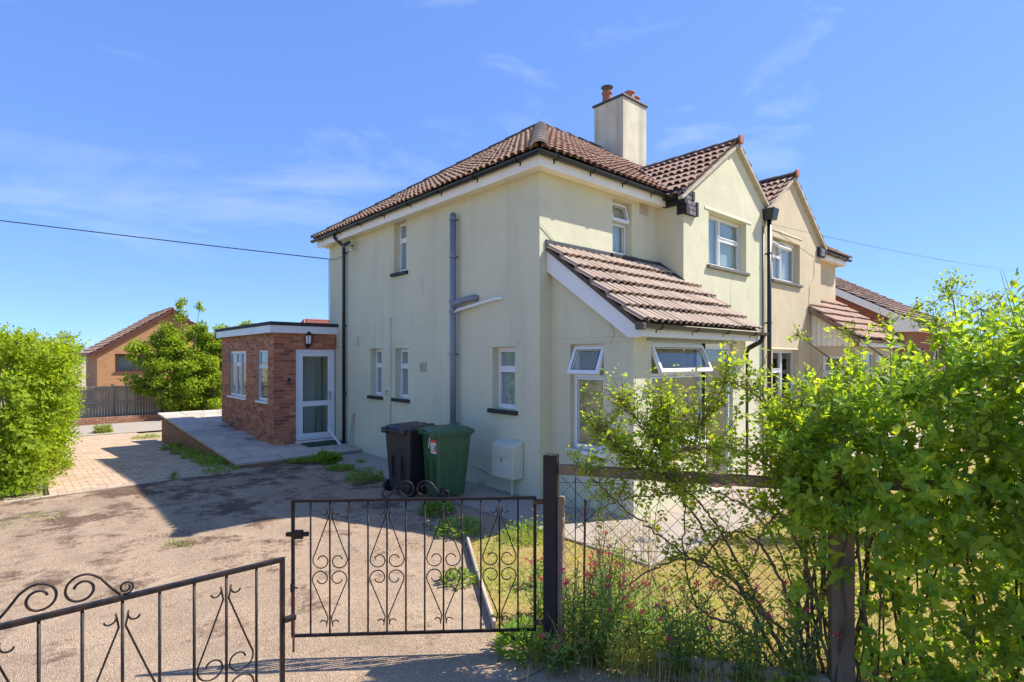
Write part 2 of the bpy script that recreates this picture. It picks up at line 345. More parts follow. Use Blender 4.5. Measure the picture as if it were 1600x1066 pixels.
def drive_mat():
    m = bpy.data.materials.new('driveway_surface'); m.use_nodes = True; t = m.node_tree; N = t.nodes; Lk = t.links.new
    p = N['Principled BSDF']; p.inputs['Roughness'].default_value = .95; p.inputs['Specular IOR Level'].default_value = .25
    g = N.new('ShaderNodeNewGeometry')
    def nz(s, d=6, r=.6):
        n = N.new('ShaderNodeTexNoise'); n.inputs['Scale'].default_value = s; n.inputs['Detail'].default_value = d; n.inputs['Roughness'].default_value = r; Lk(g.outputs['Position'], n.inputs[0]); return n.outputs[0]
    vo = N.new('ShaderNodeTexVoronoi'); vo.inputs['Scale'].default_value = 150; Lk(g.outputs['Position'], vo.inputs['Vector'])
    r1 = N.new('ShaderNodeValToRGB'); e = r1.color_ramp.elements
    for i, (q, c) in enumerate([(0, (.35, .24, .155)), (.3, (.43, .305, .20)), (.62, (.51, .365, .24)), (.85, (.57, .42, .285)), (1, (.66, .50, .35))]):
        x = e[i] if i < 2 else e.new(1); x.position = q; x.color = (*c, 1)
    sp = N.new('ShaderNodeSeparateColor'); Lk(vo.outputs['Color'], sp.inputs[0]); Lk(sp.outputs[0], r1.inputs[0])
    def mr(f, a, b, c=0, d=1):
        n = N.new('ShaderNodeMapRange'); n.inputs[1].default_value = a; n.inputs[2].default_value = b; n.inputs[3].default_value = c; n.inputs[4].default_value = d; Lk(f, n.inputs[0]); return n.outputs[0]
    def mix(f, a, b, mode='MIX'):
        n = N.new('ShaderNodeMix'); n.data_type = 'RGBA'; n.blend_type = mode
        Lk(f, n.inputs[0]) if not isinstance(f, float) else setattr(n.inputs[0], 'default_value', f)
        for k, c in ((6, a), (7, b)):
            if isinstance(c, tuple): n.inputs[k].default_value = (*c, 1)
            else: Lk(c, n.inputs[k])
        return n.outputs[2]
    cur = r1.outputs[0]
    big = mr(nz(1.3, 7, .7), .3, .7, .72, 1.2); cc = N.new('ShaderNodeCombineColor'); [Lk(big, cc.inputs[i]) for i in range(3)]
    cur = mix(1.0, cur, cc.outputs[0], 'MULTIPLY')
    # brown moss lies in ragged patches, most of it on the upper part of the drive
    sx = N.new('ShaderNodeSeparateXYZ'); Lk(g.outputs['Position'], sx.inputs[0])
    mk = N.new('ShaderNodeMath'); mk.operation = 'ADD'; Lk(nz(1.25, 9, .74), mk.inputs[0]); Lk(mr(sx.outputs[1], -2, 4.5, -.05, .055), mk.inputs[1]); mask = mk.outputs[0]
    cur = mix(mr(mask, .52, .60, 0, .88), cur, (.13, .078, .05))
    cur = mix(mr(nz(2.6, 9, .75), .57, .66, 0, .65), cur, (.20, .11, .06))
    cur = mix(mr(nz(.8, 4, .6), .56, .75, 0, .5), cur, (.40, .33, .26))
    Lk(cur, p.inputs['Base Color'])
    b = N.new('ShaderNodeBump'); b.inputs['Strength'].default_value = .9; b.inputs['Distance'].default_value = .012; Lk(vo.outputs['Distance'], b.inputs['Height'])
    b2 = N.new('ShaderNodeBump'); b2.inputs['Strength'].default_value = .5; b2.inputs['Distance'].default_value = .02; Lk(nz(18, 6), b2.inputs['Height']); Lk(b.outputs[0], b2.inputs['Normal'])
    Lk(b2.outputs[0], p.inputs['Normal']); return m
DRIVE = drive_mat()

# ================================================================ SETTING
def gz(y):                                   # the ground falls gently behind the driveway
    return -.044 * min(max(y - 5.5, 0), 13.5)

def struct(o): o['kind'] = 'structure'; return o

xs = [-400, -120, -60, -30, -15, -9, -6, -3, 0, 3, 6, 10, 16, 30, 60, 120, 400]
ys = [-400, -120, -60, -30, -15, -8, -4, 0, 5.5, 7, 9, 11, 13, 15, 17, 19, 24, 40, 80, 160, 400]
b = MB(); b.add([(x, y, gz(y) - .05) for y in ys for x in xs], [(j*len(xs)+i, j*len(xs)+i+1, (j+1)*len(xs)+i+1, (j+1)*len(xs)+i) for j in range(len(ys)-1) for i in range(len(xs)-1)])
struct(b.build('ground', EARTH))

def sheet(name, poly, z, m, thick=.0):
    b = MB()
    if thick: b.slab(poly, z - thick, z)
    else: b.add([(p[0], p[1], z) for p in poly], [tuple(range(len(poly)))])
    return struct(b.build(name, m))

drv = sheet('driveway', [(-14, -3.1), (-2.9, -3.1), (-2.95, -2.46), (-1.9, -.70), (-.93, -.70), (-.93, 5.58), (-9, 5.30), (-14, 5.2)], 0, DRIVE)
sheet('pavement', [(-30, -3.1), (-2.9, -3.1), (6, -18), (-30, -18)], -.006, DRIVE)
# concrete apron round the house and the path in front of the porch
def apron_piece(name, poly, z=.03):
    return sheet(name, poly, z, CONC, .08)
ap = apron_piece('concrete_apron', [(-.95, -.72), (0, -.72), (0, 1.9), (-.95, 1.9)])
for pl in ([(-.95, 1.915), (0, 1.915), (0, 3.9), (-.95, 3.9)], [(-.95, 3.915), (0, 3.915), (0, 5.6), (-.95, 5.6)]):
    o = MB().slab(pl, -.05, .03).build('concrete_bay', CONC, ap, bev=.006)
pth = apron_piece('garden_path', [(-.95, -2.55), (.9, -2.6), (.9, -.735), (-.95, -.735)])
for pl in ([(.915, -2.62), (2.7, -2.6), (2.7, -1.4), (.915, -1.4)], [(2.715, -2.6), (4.6, -2.6), (4.6, -.5), (2.715, -.5)], [(4.615, -2.6), (6.4, -2.58), (6.4, -.5), (4.615, -.5)], [(6.415, -2.58), (13, -2.6), (13, -.2), (6.415, -.2)]):
    MB().slab(pl, -.05, .03).build('concrete_bay', CONC, pth, bev=.006)
lawn_poly = [(-2.80, -2.97), (-2.93, -2.47), (-1.86, -.735), (-.955, -.735), (-.955, -2.57), (14, -2.62), (14, -30), (13, -30), (.6, -8.8)]
sheet('lawn', lawn_poly, .004, mat('lawn_soil', (.42, .30, .11), .97, col2=(.27, .25, .06), vscale=2.2, var=.25, bump=.8, bscale=40, dist=.03, fine=.2, fscale=60))

# timber edging between drive and lawn
o = empty('timber_edging', (-2.4, -1.6, 0), 'low weathered timber edging board between driveway and dry lawn', 'edging')
for a, c in (((-1.86, -.70, .03), (-2.42, -1.60, .03)), ((-2.42, -1.61, .025), (-2.93, -2.46, .02))):
    MB().bar(a, c, .028, .09).build('edging_board', KERB, o, bev=.005)

# ---- block paving: thing with its pavers
def on_slope(x, y, dz=0): return (x, y, gz(y) + dz)
pav = MB(); n = 16
yy = [5.32 + i*(18.2-5.32)/n for i in range(n+1)]
pav.add([p for y in yy for p in ((-5.42, y, gz(y) - .012), (-2.6, y, gz(y) - .012))], [(2*i, 2*i+1, 2*i+3, 2*i+2) for i in range(n)])
pav = struct(pav.build('block_paving', SAND))
MS = []
row = 0; y = 5.36
while y < 18.0:
    x = -5.38 + (.11 if row % 2 else 0)
    if row % 2: cells = [(-5.38, .10)]
    else: cells = []
    while x < -2.66:
        ln = min(.205, -2.62 - x)
        if ln > .05: cells.append((x, ln))
        x += .213
    for x0, ln in cells:
        cx, cy = x0 + ln/2, y + .05
        M = Matrix.Translation((cx + random.uniform(-.003, .003), cy, gz(cy) - .018 + random.uniform(-.003, .003))) @ Euler((random.uniform(-.012, .012) - (.044 if cy > 5.5 else 0), random.uniform(-.01, .01), random.uniform(-.012, .012))).to_matrix().to_4x4() @ Matrix.Diagonal((ln - .005, .094, .05, 1))
        MS.append(M)
    y += .106; row += 1
pieces('paver', chcube(.05), MS, PAVER, pav, 300, 'paver_field')
# near edge: a row of pale edging setts
o = None
MS = []
x = -5.9
while x < -2.45:
    MS.append(Matrix.Translation((x + .1, 5.29 + (x + 5.9) * .065 - .02, -.012)) @ Euler((0, 0, .065)).to_matrix().to_4x4() @ Matrix.Diagonal((.198, .085, .05, 1))); x += .205
pieces('edging_sett', chcube(.06), MS, KERB, pav, 60)
# concrete pad beyond the pavers
b = MB(); b.add([(-5.6, 18.2, gz(18.2) + .01), (-1.0, 18.2, gz(18.2) + .01), (-1.0, 22.3, -.585), (-5.6, 22.3, -.585)], [(0, 1, 2, 3)])
struct(b.build('concrete_pad', CONC))
# kerb of the hedge bed
kb = empty('hedge_bed_kerb', (-5.5, 11, gz(11)), 'low concrete kerb along the hedge bed left of the block paving', 'kerb')
y = 6.35
while y < 18:
    MB().bar((-5.47, y, gz(y) + .05), (-5.47, y + .90, gz(y + .9) + .05), .06, .16).build('kerb_stone', KERB, kb, bev=.01); y += .915
MB().bar((-6.6, 6.32, .05), (-5.5, 6.32, .05), .06, .16).build('kerb_stone', KERB, kb, bev=.01)
MB().bar((-6.6, 6.46, .10), (-5.62, 6.46, .10), .12, .08).build('coping_stone', KERB, kb, bev=.01)
MB().bar((-5.62, 6.5, .10), (-5.62, 9.5, -.03), .14, .07).build('coping_stone', KERB, kb, bev=.01)

# ---- raised patio with brick retaining wall and slabs
def pz(y): return .10 + .045 * (y - 5.65)
PX0, PX1, PY0, PY1 = -2.60, -.02, 5.65, 13.35
pt = MB(); pt.add([(PX0+.03, PY0+.03, -.4), (PX1, PY0+.03, -.4), (PX1, PY1, -.6), (PX0+.03, PY1, -.6), (PX0+.03, PY0+.03, pz(PY0)-.05), (PX1, PY0+.03, pz(PY0)-.05), (PX1, PY1, pz(PY1)-.05), (PX0+.03, PY1, pz(PY1)-.05)],
                  [(0,3,2,1),(4,5,6,7),(0,1,5,4),(1,2,6,5),(2,3,7,6),(3,0,4,7)])
pt = struct(pt.build('patio', MORTAR))
MS = []; sl = math.atan(.045)
y = PY0 - .02; k = 0
while y < PY1 - .05:
    d = .60 if k % 3 else .45
    x = PX0 - .03
    while x < PX1 - .05:
        ww = random.choice((.45, .6, .6, .9)); ww = min(ww, PX1 - x)
        if PX1 - (x + ww) < .2: ww = PX1 - x
        cy = y + d/2; cx = x + ww/2
        hide = cx > -1.46 and 7.03 < cy < 11.32
        if not hide:
            MS.append(Matrix.Translation((cx, cy, pz(cy) - .022 + random.uniform(-.003, .003))) @ Euler((sl, random.uniform(-.004, .004), random.uniform(-.004, .004))).to_matrix().to_4x4() @ Matrix.Diagonal((ww - .022, d - .022, .045, 1)))
        x += ww
    y += d; k += 1
pieces('paving_slab', chcube(.02), MS, SLAB, pt, 300)
MS = []; k = 0
z = -.42
while z < .5:
    y = PY0 + .03 - (.11 if k % 2 else 0)
    while y < PY1:
        y0 = max(y, PY0 + .02); y1 = min(y + .215, PY1)
        cy = (y0 + y1)/2
        if y1 - y0 > .04 and z + .065 < pz(cy) - .045 and z + .065 > gz(cy) - .02:
            MS.append(Matrix.Translation((PX0 + .035 + random.uniform(-.003, .003), cy, z + .033)) @ Matrix.Diagonal((.06, y1 - y0, .066, 1)))
        y += .226
    z += .0765; k += 1
z = .0
x = PX0 + .02
while x < -.95:
    MS.append(Matrix.Translation((x + .11, PY0 + .045, .02)) @ Matrix.Diagonal((.215, .06, .066, 1))); x += .226
pieces('brick', CUBE, MS, BRICKP, pt, 300, 'brick_field')

# ---- back boundary: fence, low wall
fn = empty('close_board_fence', (-2.5, 24.2, -.6), 'grey weathered close board timber fence beyond the block paving', 'fence')
x = -8.2
for pnl in range(7):
    b = MB(); q = x + .06
    while q < x + 1.78:
        hgt = 1.50 + random.uniform(-.012, .012)
        b.box(q, q + .10, 24.2 + random.uniform(-.006, .006), 24.222, -.58, -.6 + hgt); q += .107
    b.build('board_panel', WOODG, fn)
    for zz in (-.42, .15, .72): MB().box(x, x + 1.83, 24.16, 24.195, zz, zz + .07).build('rail', WOODG, fn)
    MB().box(x - .05, x + .05, 24.12, 24.19, -.65, .98).build('post', WOODG, fn)
    x += 1.83
lw = MB().box(-7.6, 3, 22.5, 22.72, -.7, -.40).build('low_brick_wall', MORTAR)
tag(lw, 'low red brick wall edging the bed in front of the timber fence', 'wall')
MS = []
for k in range(4):
    x = -7.6 - (.11 if k % 2 else 0)
    while x < 1.5:
        MS.append(Matrix.Translation((x + .108, 22.49, -.655 + k*.0765)) @ Matrix.Diagonal((.215, .03, .066, 1))); x += .226
    
pieces('brick', CUBE, MS, BRICKP, lw, 200, 'brick_field')
MS = []
x = -7.6
while x < 1.5: MS.append(Matrix.Translation((x + .05, 22.6, -.37)) @ Matrix.Diagonal((.1, .23, .075, 1))); x += .11
pieces('coping_brick', CUBE, MS, BRICKP, lw, 120)

# ================================================================ HOUSE HELPERS
def wall(parent, M, w_, z0, z1, holes, t, m, name='wall'):
    """rectangular wall with openings (x0,x1,z0,z1) and real reveals"""
    X = sorted({0, w_, *[h[0] for h in holes], *[h[1] for h in holes]}); Z = sorted({z0, z1, *[h[2] for h in holes], *[h[3] for h in holes]})
    b = MB(M)
    for i in range(len(X)-1):
        for j in range(len(Z)-1):
            cx, cz = (X[i]+X[i+1])/2, (Z[j]+Z[j+1])/2
            if any(h[0] < cx < h[1] and h[2] < cz < h[3] for h in holes): continue
            for y in (0, t):
                vs_ = [(X[i], y, Z[j]), (X[i+1], y, Z[j]), (X[i+1], y, Z[j+1]), (X[i], y, Z[j+1])]
                b.add(vs_, [(0, 1, 2, 3) if y == 0 else (3, 2, 1, 0)])
    for x0, x1, a, c in holes:
        b.add([(x0,0,a),(x1,0,a),(x1,0,c),(x0,0,c),(x0,t,a),(x1,t,a),(x1,t,c),(x0,t,c)], [(0,4,5,1),(1,5,6,2),(2,6,7,3),(3,7,4,0)])
    b.add([(0,0,z0),(w_,0,z0),(w_,0,z1),(0,0,z1),(0,t,z0),(w_,t,z0),(w_,t,z1),(0,t,z1)], [(0,4,5,1),(1,5,6,2),(2,6,7,3),(3,7,4,0)])
    return b.build(name, m, parent)

def border(b, x0, x1, z0, z1, wd, y0, y1):
    b.box(x0, x1, y0, y1, z0, z0 + wd); b.box(x0, x1, y0, y1, z1 - wd, z1)
    b.box(x0, x0 + wd, y0, y1, z0 + wd, z1 - wd); b.box(x1 - wd, x1, y0, y1, z0 + wd, z1 - wd)

def window(parent, M, x0, x1, z0, z1, lights, recess=.13, sill=None, backing=None, fw=.045, fm=WHITE):
    """lights: (fx0, fx1, fz0, fz1, opening angle) as fractions of the inner area"""
    b = MB(M); border(b, x0 + .002, x1 - .002, z0 + .002, z1 - .002, fw, recess, recess + .07)
    ix0, ix1, iz0, iz1 = x0 + fw, x1 - fw, z0 + fw, z1 - fw; W_, H_ = ix1 - ix0, iz1 - iz0
    mull = []
    for f in lights:
        if f[0] > 0: mull.append(('v', round(f[0], 4), f[2], f[3]))
        if f[2] > 0: mull.append(('h', round(f[2], 4), f[0], f[1]))
    for kd, p, a, c in set(mull):
        if kd == 'v': b.box(ix0 + p*W_ - .02, ix0 + p*W_ + .02, recess + .003, recess + .066, iz0 + a*H_, iz0 + c*H_)
        else: b.box(ix0 + a*W_, ix0 + c*W_, recess + .004, recess + .065, iz0 + p*H_ - .02, iz0 + p*H_ + .02)
    wo = b.build('window', fm, parent, bev=.004)
    for f in lights:
        ax0, ax1, az0, az1 = ix0 + f[0]*W_, ix0 + f[1]*W_, iz0 + f[2]*H_, iz0 + f[3]*H_
        ax0 += .02 if f[0] > 0 else 0; ax1 -= .02 if f[1] < 1 else 0; az0 += .02 if f[2] > 0 else 0; az1 -= .02 if f[3] < 1 else 0
        N_ = M.copy(); sw = .034
        op = len(f) > 4 and f[4]
        if op:      # top hung sash, swung outwards about its head
            N_ = M @ Matrix.Translation((0, recess - .012, az1)) @ Matrix.Rotation(-R(f[4]), 4, 'X') @ Matrix.Translation((0, -recess, -az1)); sw = .055
            b = MB(N_); border(b, ax0 - .018, ax1 + .018, az0 - .018, az1 + .012, sw, recess - .02, recess + .035)
        else:
            b = MB(N_); border(b, ax0 + .002, ax1 - .002, az0 + .002, az1 - .002, sw, recess - .012, recess + .045)
        b.build('sash', fm, wo, bev=.005)
        e = sw - .008
        MB(N_).box(ax0 + e, ax1 - e, recess + .012, recess + .016, az0 + e, az1 - e).build('pane', GLASS, wo)
        if op:
            h = MB(M); c0 = M.inverted() @ (N_ @ Vector((ax1, recess, az0 + .03)))
            h.bar((ax1 - .02, recess + .03, az0 + .04), (c0.x - .03, c0.y + .02, c0.z), .012, .012); h.build('stay', STEEL, wo)
            g = MB(N_); border(g, ax0 + e - .004, ax1 - e + .004, az0 + e - .004, az1 - e + .004, .006, recess - .023, recess - .018); g.build('gasket', BLACKP, wo)
        else:
            g = MB(N_); border(g, ax0 + e + .006, ax1 - e - .006, az0 + e + .006, az1 - e - .006, .005, recess - .0145, recess - .010); g.build('gasket', BLACKP, wo)
    if backing:
        MB(M).box(x0 + .01, x1 - .01, recess + backing[1], recess + backing[1] + .01, z0 + .01, z1 - .01).build('blind', backing[0], wo)
    if sill == 'white':
        MB(M).box(x0 - .05, x1 + .05, -.06, recess, z0 - .045, z0 - .001).build('sill', WHITE, wo, bev=.006)
    elif sill:
        MB(M).box(x0 - .07, x1 + .07, -.06, recess - .002, z0 - .07, z0 - .002).build('sill', sill, wo, bev=.012)
    return wo

def gutter(parent, a, b_, out, r=.056, brk=None, name='gutter'):
    """half-round gutter hanging between two points of its back top edge"""
    a = Vector(a); b_ = Vector(b_); o = Vector(out).normalized(); up = Vector((0, 0, 1)); m = MB(); vs_ = []; n = 9
    for p in (a, b_):
        for rr in (r, r - .006):
            for k in range(n):
                t = math.pi * k/(n-1); vs_.append(tuple(p + o*(r - rr*math.cos(t)) - up*(rr*math.sin(t))))
    F = []
    for k in range(n-1):
        F += [(k, k+1, 2*n+k+1, 2*n+k), (n+k+1, n+k, 3*n+k, 3*n+k+1), (k+1, k, n+k, n+k+1), (2*n+k, 2*n+k+1, 3*n+k+1, 3*n+k)]
    F += [(0, 2*n, 3*n, n), (n-1, 2*n-1, 4*n-1, 3*n-1)]
    m.add(vs_, F); g = m.build(name, BLACKP, parent)
    ln = (b_ - a).length; d = (b_ - a).normalized(); k = brk if brk is not None else max(2, int(ln/.95))
    for i in range(k):
        p = a + d*(ln*(i + .5)/k); q = MB()
        pts = [p + o*(r - (r+.006)*math.cos(math.pi*j/8)) - up*((r+.006)*math.sin(math.pi*j/8)) for j in range(9)]
        for j in range(8): q.bar(pts[j], pts[j+1], .035, .008, up=d.cross(pts[j+1]-pts[j]))
        q.bar(p - up*.03 - o*.012, p - up*.10 - o*.012, .03, .02, up=o); q.build('gutter_bracket', BLACKP, parent)
    return g

def clip(poly, hs):
    for (a, b_, c) in hs:                      # keep a*x+b*y+c >= 0
        out = []
        for i in range(len(poly)):
            p, q = poly[i], poly[(i+1) % len(poly)]
            dp, dq = a*p[0]+b_*p[1]+c, a*q[0]+b_*q[1]+c
            if dp >= 0: out.append(p)
            if dp*dq < 0:
                t = dp/(dp-dq); out.append(tuple(p[i_] + (q[i_]-p[i_])*t for i_ in range(3)))
        poly = out
        if len(poly) < 3: return []
    return poly

TW = .30
_prof = []
for h_ in (0, .15): _prof += [(h_, -.014), (h_ + .034, -.014), (h_ + .041, .020), (h_ + .088, .034), (h_ + .136, .022), (h_ + .143, -.014)]
_prof.append((.30, -.014))
def tile_t(length):
    n = len(_prof); top = [(x, 0, z + .062) for x, z in _prof] + [(x, length, z + .004) for x, z in _prof] + [(x, .003, z + .048) for x, z in _prof]
    fs = [(i, i+1, n+i+1, n+i) for i in range(n-1)] + [(i+1, i, 2*n+i, 2*n+i+1) for i in range(n-1)]
    return top, fs

def tiled(parent, O, u, v, poly, gauge, m, limit, offs=0, skip=None):
    """tile a sloping plane; poly is convex in (u, v). Whole tiles are pieces, cut ones are joined."""
    O = Vector(O); u = Vector(u).normalized(); v = Vector(v).normalized(); nrm = u.cross(v)
    B = basis(O, u, v, nrm); T = tile_t(gauge + .05)
    area = sum(poly[i][0]*poly[(i+1) % len(poly)][1] - poly[(i+1) % len(poly)][0]*poly[i][1] for i in range(len(poly)))
    if area < 0: poly = poly[::-1]
    hs = []
    for i in range(len(poly)):
        (x0, y0), (x1, y1) = poly[i], poly[(i+1) % len(poly)]
        dx, dy = x1-x0, y1-y0; l = math.hypot(dx, dy); hs.append((-dy/l, dx/l, (dy*x0 - dx*y0)/l))
    ua, ub = min(p[0] for p in poly), max(p[0] for p in poly); va, vb = min(p[1] for p in poly), max(p[1] for p in poly)
    MS = []; cut = MB(B); j = 0; vv = va
    while vv < vb - .02:
        uu = ua - TW + offs
        while uu < ub:
            rect = [(uu, vv), (uu+TW, vv), (uu+TW, vv+gauge), (uu, vv+gauge)]
            ins = [all(a*x + b_*y + c > -.004 for a, b_, c in hs) for x, y in rect]
            jit = Matrix.Translation((random.uniform(-.003, .003), random.uniform(-.009, .009), random.uniform(-.003, .007))) @ Euler((random.uniform(-.012, .008), random.uniform(-.012, .012), random.uniform(-.012, .012))).to_matrix().to_4x4()
            if skip and skip(uu + TW/2, vv + gauge/2): pass
            elif all(ins): MS.append(B @ Matrix.Translation((uu, vv, 0)) @ jit)
            elif clip([(x, y, 0) for x, y in rect], hs):
                for f in T[1]:
                    pl = clip([(T[0][i][0]+uu, T[0][i][1]+vv, T[0][i][2]) for i in f], hs)
                    if len(pl) > 2: cut.add(pl, [tuple(range(len(pl)))])
            uu += TW
        vv += gauge; j += 1
    pieces('roof_tile', T, MS, m, parent, limit, 'roof_tile_field')
    if cut.v: cut.build('cut_tile_edge', m, parent)['kind'] = 'stuff'

def ridge(parent, a, b_, m, r=.12, seg=.42, name='ridge_tile', flat=.75):
    a = Vector(a); b_ = Vector(b_); d = (b_-a).normalized(); ln = (b_-a).length; k = max(1, round(ln/seg)); s = ln/k
    side = d.cross(Vector((0, 0, 1))).normalized(); up = side.cross(d)
    n = 9; T = []
    for yy_, rr, lift in ((0, 1.06, .012), (1.06, .97, 0)):
        for k2 in range(n):
            t = math.pi*(k2/(n-1)); T.append((rr*r*math.cos(t), yy_*s, rr*r*flat*math.sin(t)*1.05 - .03 + lift))
    for k2 in range(n):
        t = math.pi*(k2/(n-1)); T.append((.86*r*math.cos(t), 0, .82*r*flat*math.sin(t) - .03))
    F = [(i, i+1, n+i+1, n+i) for i in range(n-1)] + [(i+1, i, 2*n+i, 2*n+i+1) for i in range(n-1)]
    me = bpy.data.meshes.new(name); me.from_pydata(T, [], F); me.materials.append(m); me.shade_smooth()
    for i in range(k):
        o = bpy.data.objects.new(name, me); COL.objects.link(o); adopt(o, parent); o.matrix_basis = basis(a + d*s*i, side, d, up)

def pipe(parent, pts, r, m, name='downpipe', clips=()):
    o = MB().tube(pts, r, 12).build(name, m, parent, smooth=True)
    for p in clips:
        q = MB(); q.lathe([(r, -.02), (r*1.22, -.02), (r*1.22, .02), (r, .02)], 12, p[:3])
        if len(p) > 3: q.bar(p[:3], (p[3], p[4], p[2]), .02, .03)
        q.build('pipe_clip', m, o)
    return o

# ================================================================ THE SAGE GREEN HOUSE
H = empty('semi_detached_house', (3.2, 3.5, 0), 'pale sage green rendered semi-detached house with brown tiled hipped roof and chimney', 'house')
SM = frame((0, 7.41, 0), (0, -1, 0)); FM = frame((.28, 0, 0), (1, 0, 0))
side_holes = [(3.16, 3.65, 3.87, 4.90), (2.15, 2.64, 1.32, 2.34), (3.21, 3.71, 1.32, 2.33), (6.32, 6.87, 1.32, 2.31)]
wall(H, SM, 7.41, -.3, 4.94, side_holes, .28, SAGE)
wall(H, FM, 3.08, -.3, 4.94, [(1.45, 1.99, 3.90, 4.84)], .28, SAGE)
wall(H, frame((3.08, 0, 0), (0, -1, 0)), .525, -.3, 5.06, [], .28, SAGE)
BM_ = frame((3.36, -.525, 0), (1, 0, 0))
wall(H, BM_, 3.02, -.3, 5.06, [(.60, 2.14, 3.90, 4.92)], .28, SAGE)
MB().prism([(3.08, 5.06), (6.38, 5.06), (6.38, 5.43), (5.0, 6.40), (3.08, 5.062)], -.525, -.245).build('gable', SAGE, H)
MB().box(.28, 6.38, 7.13, 7.41, -.3, 4.94).build('wall', SAGE, H)
MB().box(6.30, 6.38, -.245, 7.13, -.3, 5.0).build('party_wall', INTD, H)
MB().box(.28, 6.3, .28, 7.13, 2.45, 2.62).build('floor', INTD, H)
MB().box(.28, 6.3, .28, 7.13, .0, .1).build('floor', INTD, H)
MB().box(.285, 6.29, .285, 7.12, 4.95, 4.99).build('ceiling', INTW, H)
# windows: side wall
two = [(0, 1, 0, .66), (0, 1, .66, 1)]
for h in side_holes: window(H, SM, *h, two, .13, SILL, (FROST, .035))
# projecting heads of the render over the ground floor openings
for h in side_holes[1:]: MB(SM).box(h[0]-.11, h[1]+.11, -.012, .0, h[3]+.002, h[3]+.014).build('render_drip', SAGE, H)
window(H, FM, 1.45, 1.99, 3.90, 4.84, [(0, 1, 0, .62), (0, 1, .62, 1, 14)], .13, SILL, (BLIND, .06))
window(H, BM_, .60, 2.14, 3.90, 4.92, [(0, .42, 0, 1), (.42, 1, 0, .60), (.42, 1, .60, 1)], .15, STONESILL, (BLIND, .07))
MB(BM_).add([(.45, 0, 5.0), (2.36, 0, 5.0), (2.36, 0, 4.935), (.45, 0, 4.935), (.45, -.012, 4.95), (2.36, -.012, 4.95), (2.36, -.012, 4.935), (.45, -.012, 4.935)], [(4, 7, 6, 5), (0, 4, 5, 1), (3, 2, 6, 7), (0, 3, 7, 4), (1, 5, 6, 2)]).build('window_drip', SAGE, H)
b = MB(FM); b.box(2.22, 2.48, -.012, 0, 4.70, 4.90)
vt = b.build('vent', VERGE, H)
for k in range(6): MB(FM).box(2.24 + k*.04, 2.262 + k*.04, -.022, -.0125, 4.72, 4.88).build('vent_bar', VERGE, vt)
# fascia, soffit
MB().box(-.2, -.002, -.2, 7.61, 4.90, 4.93).build('soffit', CREAM, H)
MB().box(.0, 3.07, -.2, -.002, 4.90, 4.93).build('soffit', CREAM, H)
MB().box(-.224, -.2, -.224, 7.63, 4.87, 5.07).build('fascia', CREAM, H, bev=.004)
MB().box(-.2, 2.98, -.224, -.2, 4.87, 5.07).build('fascia', CREAM, H, bev=.004)
MB().box(.0, 6.38, 7.412, 7.61, 4.88, 5.07).build('fascia', CREAM, H)
gutter(H, (-.228, -.33, 5.06), (-.228, 7.78, 5.06), (-1, 0, 0), brk=8)
gutter(H, (-.335, -.228, 5.055), (2.93, -.228, 5.055), (0, -1, 0), brk=4)
# roof
PT = .67; SF = math.sqrt(1 + PT*PT); E0 = 5.075
roof = MB(); zr = E0 + PT*3.975
roof.add([(-.27, -.27, E0), (6.38, -.27, E0), (6.38, 3.705, zr), (3.705, 3.705, zr), (-.27, 7.68, E0), (6.38, 7.68, E0)], [(0, 1, 2, 3), (4, 0, 3), (5, 4, 3, 2)])
roof = roof.build('roof', DECK, H)
tiled(roof, (-.27, -.29, E0), (1, 0, 0), (0, 1, PT), [(0, 0), (6.66, 0), (6.66, 3.99*SF), (3.975, 3.99*SF)], .34, TILE, 150, skip=lambda u, v: u > 3.75 and v < 2.2)
tiled(roof, (-.29, 7.68, E0), (0, -1, 0), (1, 0, PT), [(0, 0), (7.95, 0), (3.975, 3.99*SF)], .34, TILE, 0)
ridge(roof, (-.36, -.36, E0 + .015), (3.68, 3.68, zr + .06), HIPT, .125, .45, 'hip_tile')
ridge(roof, (-.30, 7.71, E0 + .03), (3.68, 3.73, zr + .06), RIDGED, .12, .45, 'hip_tile')
ridge(roof, (3.7, 3.705, zr + .05), (6.4, 3.705, zr + .05), RIDGED, .12, .45)
# bay gable roof
groof = MB().add([(2.92, -.58, 4.985), (5.0, -.58, 6.441), (5.0, 2.3, 6.441), (2.92, 2.3, 4.985), (6.38, -.58, 5.475), (6.38, 2.3, 5.475)], [(0, 3, 2, 1), (1, 2, 5, 4)]).build('gable_roof', DECK, H)
tiled(groof, (2.88, 2.3, 4.965), (0, -1, 0), (1, 0, .7), [(0, 0), (2.92, 0), (2.92, 2.12*1.2207), (0, 2.12*1.2207)], .34, TILE, 80)
tiled(groof, (6.38, -.62, 5.475), (0, 1, 0), (-1, 0, .7), [(0, 0), (2.9, 0), (2.9, 1.38*1.2207), (0, 1.38*1.2207)], .34, TILE, 0)
ridge(groof, (5.0, -.66, 6.475), (5.0, 2.2, 6.475), RIDGED, .12, .45)
MB(basis((5.0, -.665, 6.50), (1, 0, 0), (0, 0, 1), (0, -1, 0))).lathe([(.10, -.02), (.10, 0), (.085, .012), (.02, .014)], 16).build('ridge_end', TERRA, groof)
for a, c in (((2.90, -.575, 4.945), (4.99, -.575, 6.405)), ((5.01, -.575, 6.405), (6.37, -.575, 5.45))):
    MB().bar(a, c, .09, .055).build('verge', VERGE, groof)
